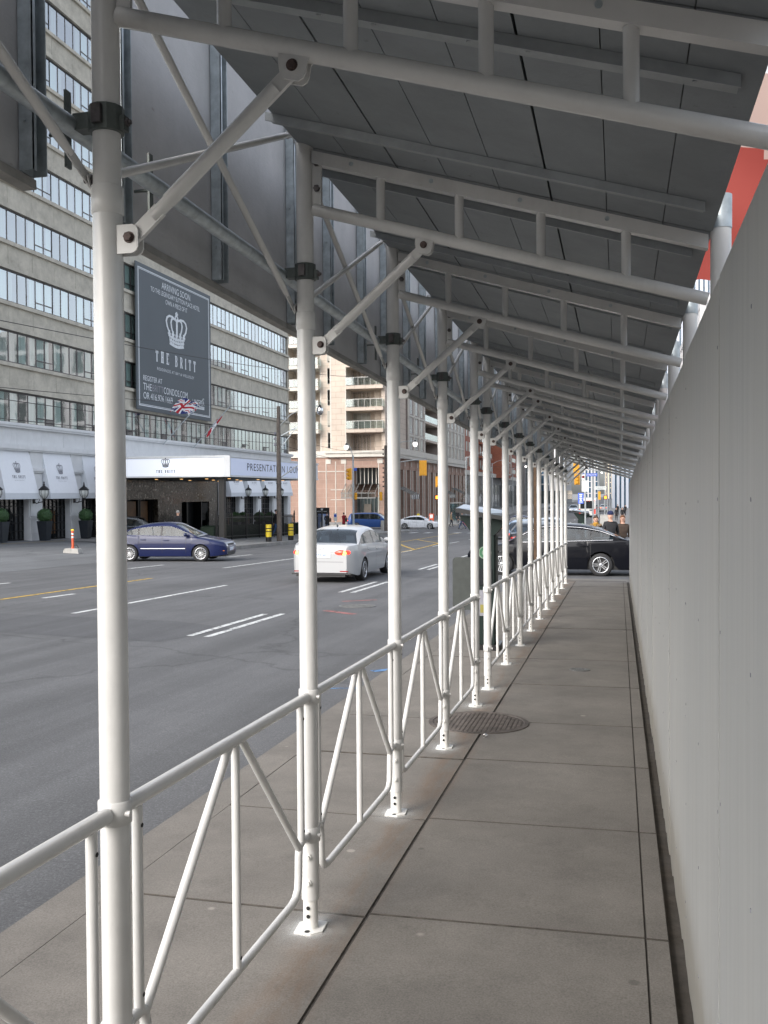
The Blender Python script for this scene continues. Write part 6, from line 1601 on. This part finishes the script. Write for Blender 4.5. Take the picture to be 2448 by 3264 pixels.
def signal_head(parent, loc, rz, lit=None, ped=False, back=True, s=1.0):
    """three-lens head (or hand signal) facing local -y"""
    h = bpy.data.objects.new('signal_head', None)
    b = MB()
    if back and not ped: b.box(-.32,.32,.03,.06,-.65,.65)
    n = 1 if ped else 3
    if ped: b.box(-.22,.22,-.12,.12,-.22,.22)
    else: b.box(-.17,.17,-.12,.14,-.56,.56)
    o = b.build('signal_head', M['sigyellow'] if not ped else M['black'], parent, loc); o.rotation_euler = (0,0,rz); o.scale = (s,s,s)
    zs_ = (0,) if ped else (.36, 0, -.36)
    for i, z in enumerate(zs_):
        m = M['offlight']
        if lit == i: m = M['redlight'] if not ped else M['orangelight']
        if ped: q = MB().box(-.13,.13,-.135,-.121,z-.15,z+.15)
        else: q = MB().lathe([(.14,-.125),(.13,-.15),(.06,-.165),(.001,-.17)], 14, (0,0,z), 0, True, 'y')
        q.build('lens', m, o)
        if not ped: MB().lathe([(.155,-.12),(.155,-.30)], 14, (0,0,z), 0, True, 'y').build('visor', M['sigyellow'], o)
    return o
p2 = wood_pole(-19.6, 80.0, 7.45, .17, 'dark wooden pole with a signal mast arm at the corner of the junction')
arm_lamp(p2, 0, 7.2, 2.6, 0, .6); MB().pipe([(0,0,5.6),(1.3,0,6.0),(2.9,0,6.2),(3.4,0,6.2)], .05, 10).build('mast_arm', M['grey_pole'], p2)
signal_head(p2, (3.3,-.05,5.45), PI, None); signal_head(p2, (-.45,0,3.05), PI, None, False, False, .66)
for i in range(9): MB().lathe([(.02,-.07),(.07,-.05),(.07,.05),(.02,.07)], 8, (-.24,0,3.9+.40*i)).build('insulator', M['bolt'], p2)
p3_ = thing('signal_pole', 'slim silver pole with yellow signals and a lit gooseneck lamp at the far corner', 'signal pole', (-23.4, 83.0, G(83)+.1))
MB().pipe([(0,0,0),(0,0,6.75)], .09, 12, 0, True, [.10,.075]).build('pole', M['galv'], p3_); arm_lamp(p3_, 0, 6.6, -.66, .1, 1.2)
signal_head(p3_, (-.33,0,5.05), -.9, None, False, False, .95); signal_head(p3_, (.22,0,3.05), .7, None, False, False, .55); MB().box(.02,.36,-.02,0,5.35,5.62).build('street_sign', M['sign_blue'], p3_)
# far corner signal with lit red and hand
p4_ = thing('signal_pole', 'signal pole on the far corner with a lit red lamp above a lit orange hand', 'signal pole', (-21.15, 114.2, G(114)+.02))
MB().tube((0,0,0), (0,0,5.9), .08, 10).build('pole', M['grey_pole'], p4_); signal_head(p4_, (-.28,-.05,5.1), 0, 0); signal_head(p4_, (-.38,-.05,3.2), 0, 0, True, False, 1.25)
# near-side junction mast with street name signs
p5_ = thing('signal_pole', 'tall grey mast at the near corner carrying the blue street name sign', 'signal pole', (-2.13, 83.0, G(83)))
MB().tube((0,0,0), (0,0,7.2), .085, 12).build('pole', M['grey_pole'], p5_)
MB().box(-.86,.37,-.11,-.08,4.72,4.98).build('street_sign', M['sign_blue'], p5_); txt(p5_, 'sign_lettering', 'Wellesley St W', .17, (-.25,-.115,4.85), (PI/2,0,0), M['ink_white'])
MB().box(.17,1.10,-.11,-.08,3.58,3.86).build('street_sign', M['sign_white'], p5_); txt(p5_, 'sign_lettering', 'Wellesley St W', .15, (.63,-.115,3.72), (PI/2,0,0), M['ink'], .85)
signal_head(p5_, (.52,0,3.08), PI, None, False, False, .62)
p6_ = thing('signal_pole', 'overhead yellow signals with a lit red lamp on a long mast arm', 'signal pole', (-2.3, 113.0, G(113)))
MB().tube((0,0,0), (0,0,7.0), .10, 12).build('pole', M['grey_pole'], p6_); MB().pipe([(0,0,6.2),(-1.5,0,6.5),(-3.2,0,6.6)], .05, 10).build('mast_arm', M['grey_pole'], p6_)
signal_head(p6_, (-2.42,-.1,5.25), 0, 0); MB().box(-2.85,-2.15,-.06,-.03,6.0,7.1).build('back_board', M['sigyellow'], p6_); signal_head(p6_, (.80,-.05,3.10), 0, 0, True, False, 1.0)
# sign posts by the walkway end
t = thing('sign_post', 'sign post with white parking notices and a blue accessible-parking plate behind the black saloon', 'sign post', (-1.14, 34.0, G(34)))
MB().tube((0,.03,0), (0,.03,3.05), .03, 10).build('pole', M['grey_pole'], t)
MB().box(-.12,.12,-.02,0,2.41,2.79).build('notice', M['sign_white'], t); zt = 2.74
for i, s in enumerate(('MON - FRI','7:00 - 9:00','AND','4:00 - 6:00','EXCEPT','PERMITS')): txt(t, 'notice_lettering', s, .038, (0,-.023,2.74-.056*i), (PI/2,0,0), M['ink'])
MB().box(-.12,-.02,-.02,0,2.81,3.0).build('notice', M['sign_white'], t); MB().lathe([(.045,-.024),(.045,-.022),(.034,-.022),(.034,-.024)], 18, (-.07,0,2.92), 0, False, 'y').build('ring_symbol', M['red'], t)
MB().box(-.25,-.06,-.02,0,1.98,2.36).build('blue_plate', M['sign_blue'], t); b = MB()
for i, (w, h) in enumerate(((.10,.03),(.07,.05),(.11,.02),(.06,.05),(.12,.02))): b.box(-.155-w/2,-.155+w/2,-.023,-.021,2.30-.065*i-h/2,2.30-.065*i+h/2)
b.build('plate_symbols', M['ink_white'], t)
t = thing('brown_post', 'thin dark brown timber post standing at the kerb near the end of the railing', 'post', (-1.98, 23.35, G(23.35)-.01)); MB().box(-.035,.035,-.035,.035,0,3.3).build('post', M['brown_pole'], t)
t = thing('utility_cabinet', 'plain grey steel cabinet on the near pavement behind the man in the knit hat', 'cabinet', (-.55, 38.5, G(38.5))); MB().box(-.17,.17,-.15,.15,0,1.55).box(-.18,.18,-.16,.16,1.55,1.58).build('cabinet', M['conc'], t)
parking_machine('dark green parking machine with a solar roof standing at the kerb by the sixth post', -1.62, 11.75, True, .0)
parking_machine('second dark green parking machine, farther off behind the black saloon', -1.33, 36.0, False, .0)
# display board on the far corner
t = thing('display_board', 'black display board with a picture of a tower, on the far corner by two women', 'display board', (-27.4, 86.2, G(84)-.06))
MB().prism([(-.72,0),(.72,0),(.72,2.15),(-.72,2.15)], -.04, .04, 'xz').build('board', M['black'], t); MB().box(-.38,.62,-.048,-.041,.25,1.55).build('sky_picture', pm('picture_sky', (.16,.24,.45), .5, var=.4, scale=2), t)
MB().box(.0,.22,-.052,-.049,.3,1.42).box(.24,.36,-.052,-.049,.3,1.0).box(-.2,-.06,-.052,-.049,.3,.8).build('picture_towers', M['blue_white'], t)
txt(t, 'lettering', 'PRESENTATION LOUNGE', .11, (0,-.045,1.78), (PI/2,0,0), M['inksilver'], .8); o = crown(.22, .09).build('crown_emblem', M['inksilver'], t); o.location = (0,-.045,2.0); o.rotation_euler = (PI/2,0,0)
t = thing('notice_stand', 'small white notice on a stand between the two women at the far corner', 'notice', (-26.15, 86.4, G(84)-.06)); MB().box(-.16,.16,-.02,.02,.9,1.6).box(-.03,.03,-.03,.03,0,.9).build('stand', M['sign_white'], t); MB().box(-.12,.12,-.026,-.021,1.25,1.5).build('print', M['sign_blue'], t)
t = thing('news_box', 'orange newspaper box on the far corner below the lit hand signal', 'newspaper box', (-22.7, 116.5, G(116)+.02)); MB().box(-.28,.28,-.22,.22,.12,1.15).box(-.22,.22,-.18,.18,0,.12).build('box', M['orange'], t); MB().box(-.2,.2,-.228,-.221,.6,1.05).build('front', M['sign_white'], t)
t = thing('bus_shelter', 'glass bus shelter with a flat roof on the far pavement', 'bus shelter', (-20.2, 121, G(121)+.02))
MB().box(-.75,.75,-1.8,1.8,2.4,2.52).build('roof', M['gframe'], t); MB().box(-.70,-.68,-1.7,1.7,.2,2.35).box(-.68,.2,1.68,1.70,.2,2.35).box(-.68,.2,-1.70,-1.68,.2,2.35).build('glass', M['clear'], t); b = MB()
for x, y in ((-.7,-1.7),(-.7,1.7),(.6,-1.7),(.6,1.7),(-.7,0)): b.box(x-.04,x+.04,y-.04,y+.04,0,2.4)
b.build('uprights', M['gframe'], t)
# bare street trees
def bare_tree(x, y, h, seed, label, m, dz=.02):
    r = random.Random(seed); t = thing('bare_tree', label, 'tree', (x, y, G(y)+dz)); T = MB(); K = MB()
    def grow(p, d, L, rad, dep, mb):
        pts = [p]; q = Vector(p); dd = Vector(d)
        for i in range(3): dd = (dd + Vector((r.uniform(-.16,.16), r.uniform(-.16,.16), .06))).normalized(); q = q + dd*L/3; pts.append(q.copy())
        mb.pipe(pts, rad, 6 if dep < 3 else 4, 0, False, [rad, rad*.88, rad*.76, rad*.62])
        if dep >= 5: return
        for i in range(2 if dep > 0 else 4):
            a = r.uniform(0, 2*PI); sp = r.uniform(.35,.75); n = dd.orthogonal().normalized(); n = Matrix.Rotation(a, 3, dd) @ n
            grow(pts[r.choice((2,3,3))], (dd+n*sp).normalized(), L*r.uniform(.62,.80), rad*.58, dep+1, K)
    grow(Vector((0,0,0)), Vector((0,0,1)), h*.34, h*.012, 0, T)
    T.build('trunk', m, t); K.build('branches', m, t)
M['bark'] = pm('grey_bark', (.085,.07,.058), .9, var=.3, scale=20); M['twig'] = pm('reddish_twigs', (.12,.075,.06), .9)
bare_tree(-20.2, 124, 7.5, 1, 'slender bare tree before the granite colonnade on the far pavement', M['bark']); bare_tree(-20.4, 137, 7, 2, 'second bare tree along the far pavement', M['bark']); bare_tree(-20.3, 150, 7, 3, 'third bare tree along the far pavement', M['bark'])
bare_tree(3.2, 128, 8.5, 5, 'bare reddish tree at the right end of the street, against the hoarding edge', M['twig'], 0); bare_tree(4.4, 116, 8, 6, 'second bare reddish tree at far right above the hoarding edge', M['twig'], 0)
# street lamps up the street
def street_lamp(x, y, h, dx, label):
    t = thing('street_lamp', label, 'street lamp', (x, y, G(y)), 0, 'lit globe street lamps along the street'); MB().pipe([(0,0,0),(0,0,h)], .1, 10, 0, True, [.11,.07]).build('pole', M['grey_pole'], t); arm_lamp(t, 0, h-.2, dx, 0, .7)
for y, w in ((122,'nearest on the far side'),(148,'second on the far side'),(178,'third on the far side'),(215,'fourth on the far side'),(260,'farthest on the far side')): street_lamp(-19.2, y, 8.4, 2.4, 'street lamp with a lit globe, %s of the street' % w)
for y, w in ((122,'nearest on the near side'),(150,'second on the near side'),(185,'third on the near side'),(230,'farthest on the near side')): street_lamp(-1.7, y, 8.2, -2.2, 'street lamp with a lit globe, %s of the street' % w)
# overhead cables
def cable(a, c, sag, label, r=.012):
    P = []
    for i in range(15): f = i/14; P.append((a[0]+(c[0]-a[0])*f, a[1]+(c[1]-a[1])*f, a[2]+(c[2]-a[2])*f - sag*4*f*(1-f)))
    tag(MB().pipe(P, r, 6).build('overhead_cable', M['wire']), label, 'cable', 'overhead cables along the far pavement')
cable((-19, 4, 4.4), (-19, 51.5, 6.6), .3, 'lowest overhead cable crossing the hotel windows', .012); cable((-19.2, 4, 5.0), (-19.1, 51.5, 5.2), .3, 'sagging cable just above the white ground floor'); cable((-19, 2, 4.2), (-18.9, 51.5, 4.6), .25, 'cable low across the white band of the hotel')
cable((-19, 4, 6.5), (-19, 80, 11.6), .9, 'single cable passing in front of the charcoal banner', .014); cable((-18.95, 51.5, 5.2), (-19.6, 80, 5.4), .5, 'cable from the weathered pole to the junction pole'); cable((-18.95, 51.5, 4.6), (-19.6, 80, 4.7), .5, 'lower cable from the weathered pole to the junction pole'); cable((-19.6, 80, 5.3), (-21.1, 160, 6.2), .9, 'cable from the junction pole up the street'); cable((-19.6, 80, 4.9), (-2.1, 113, 4.8), .6, 'cable slung across the junction')
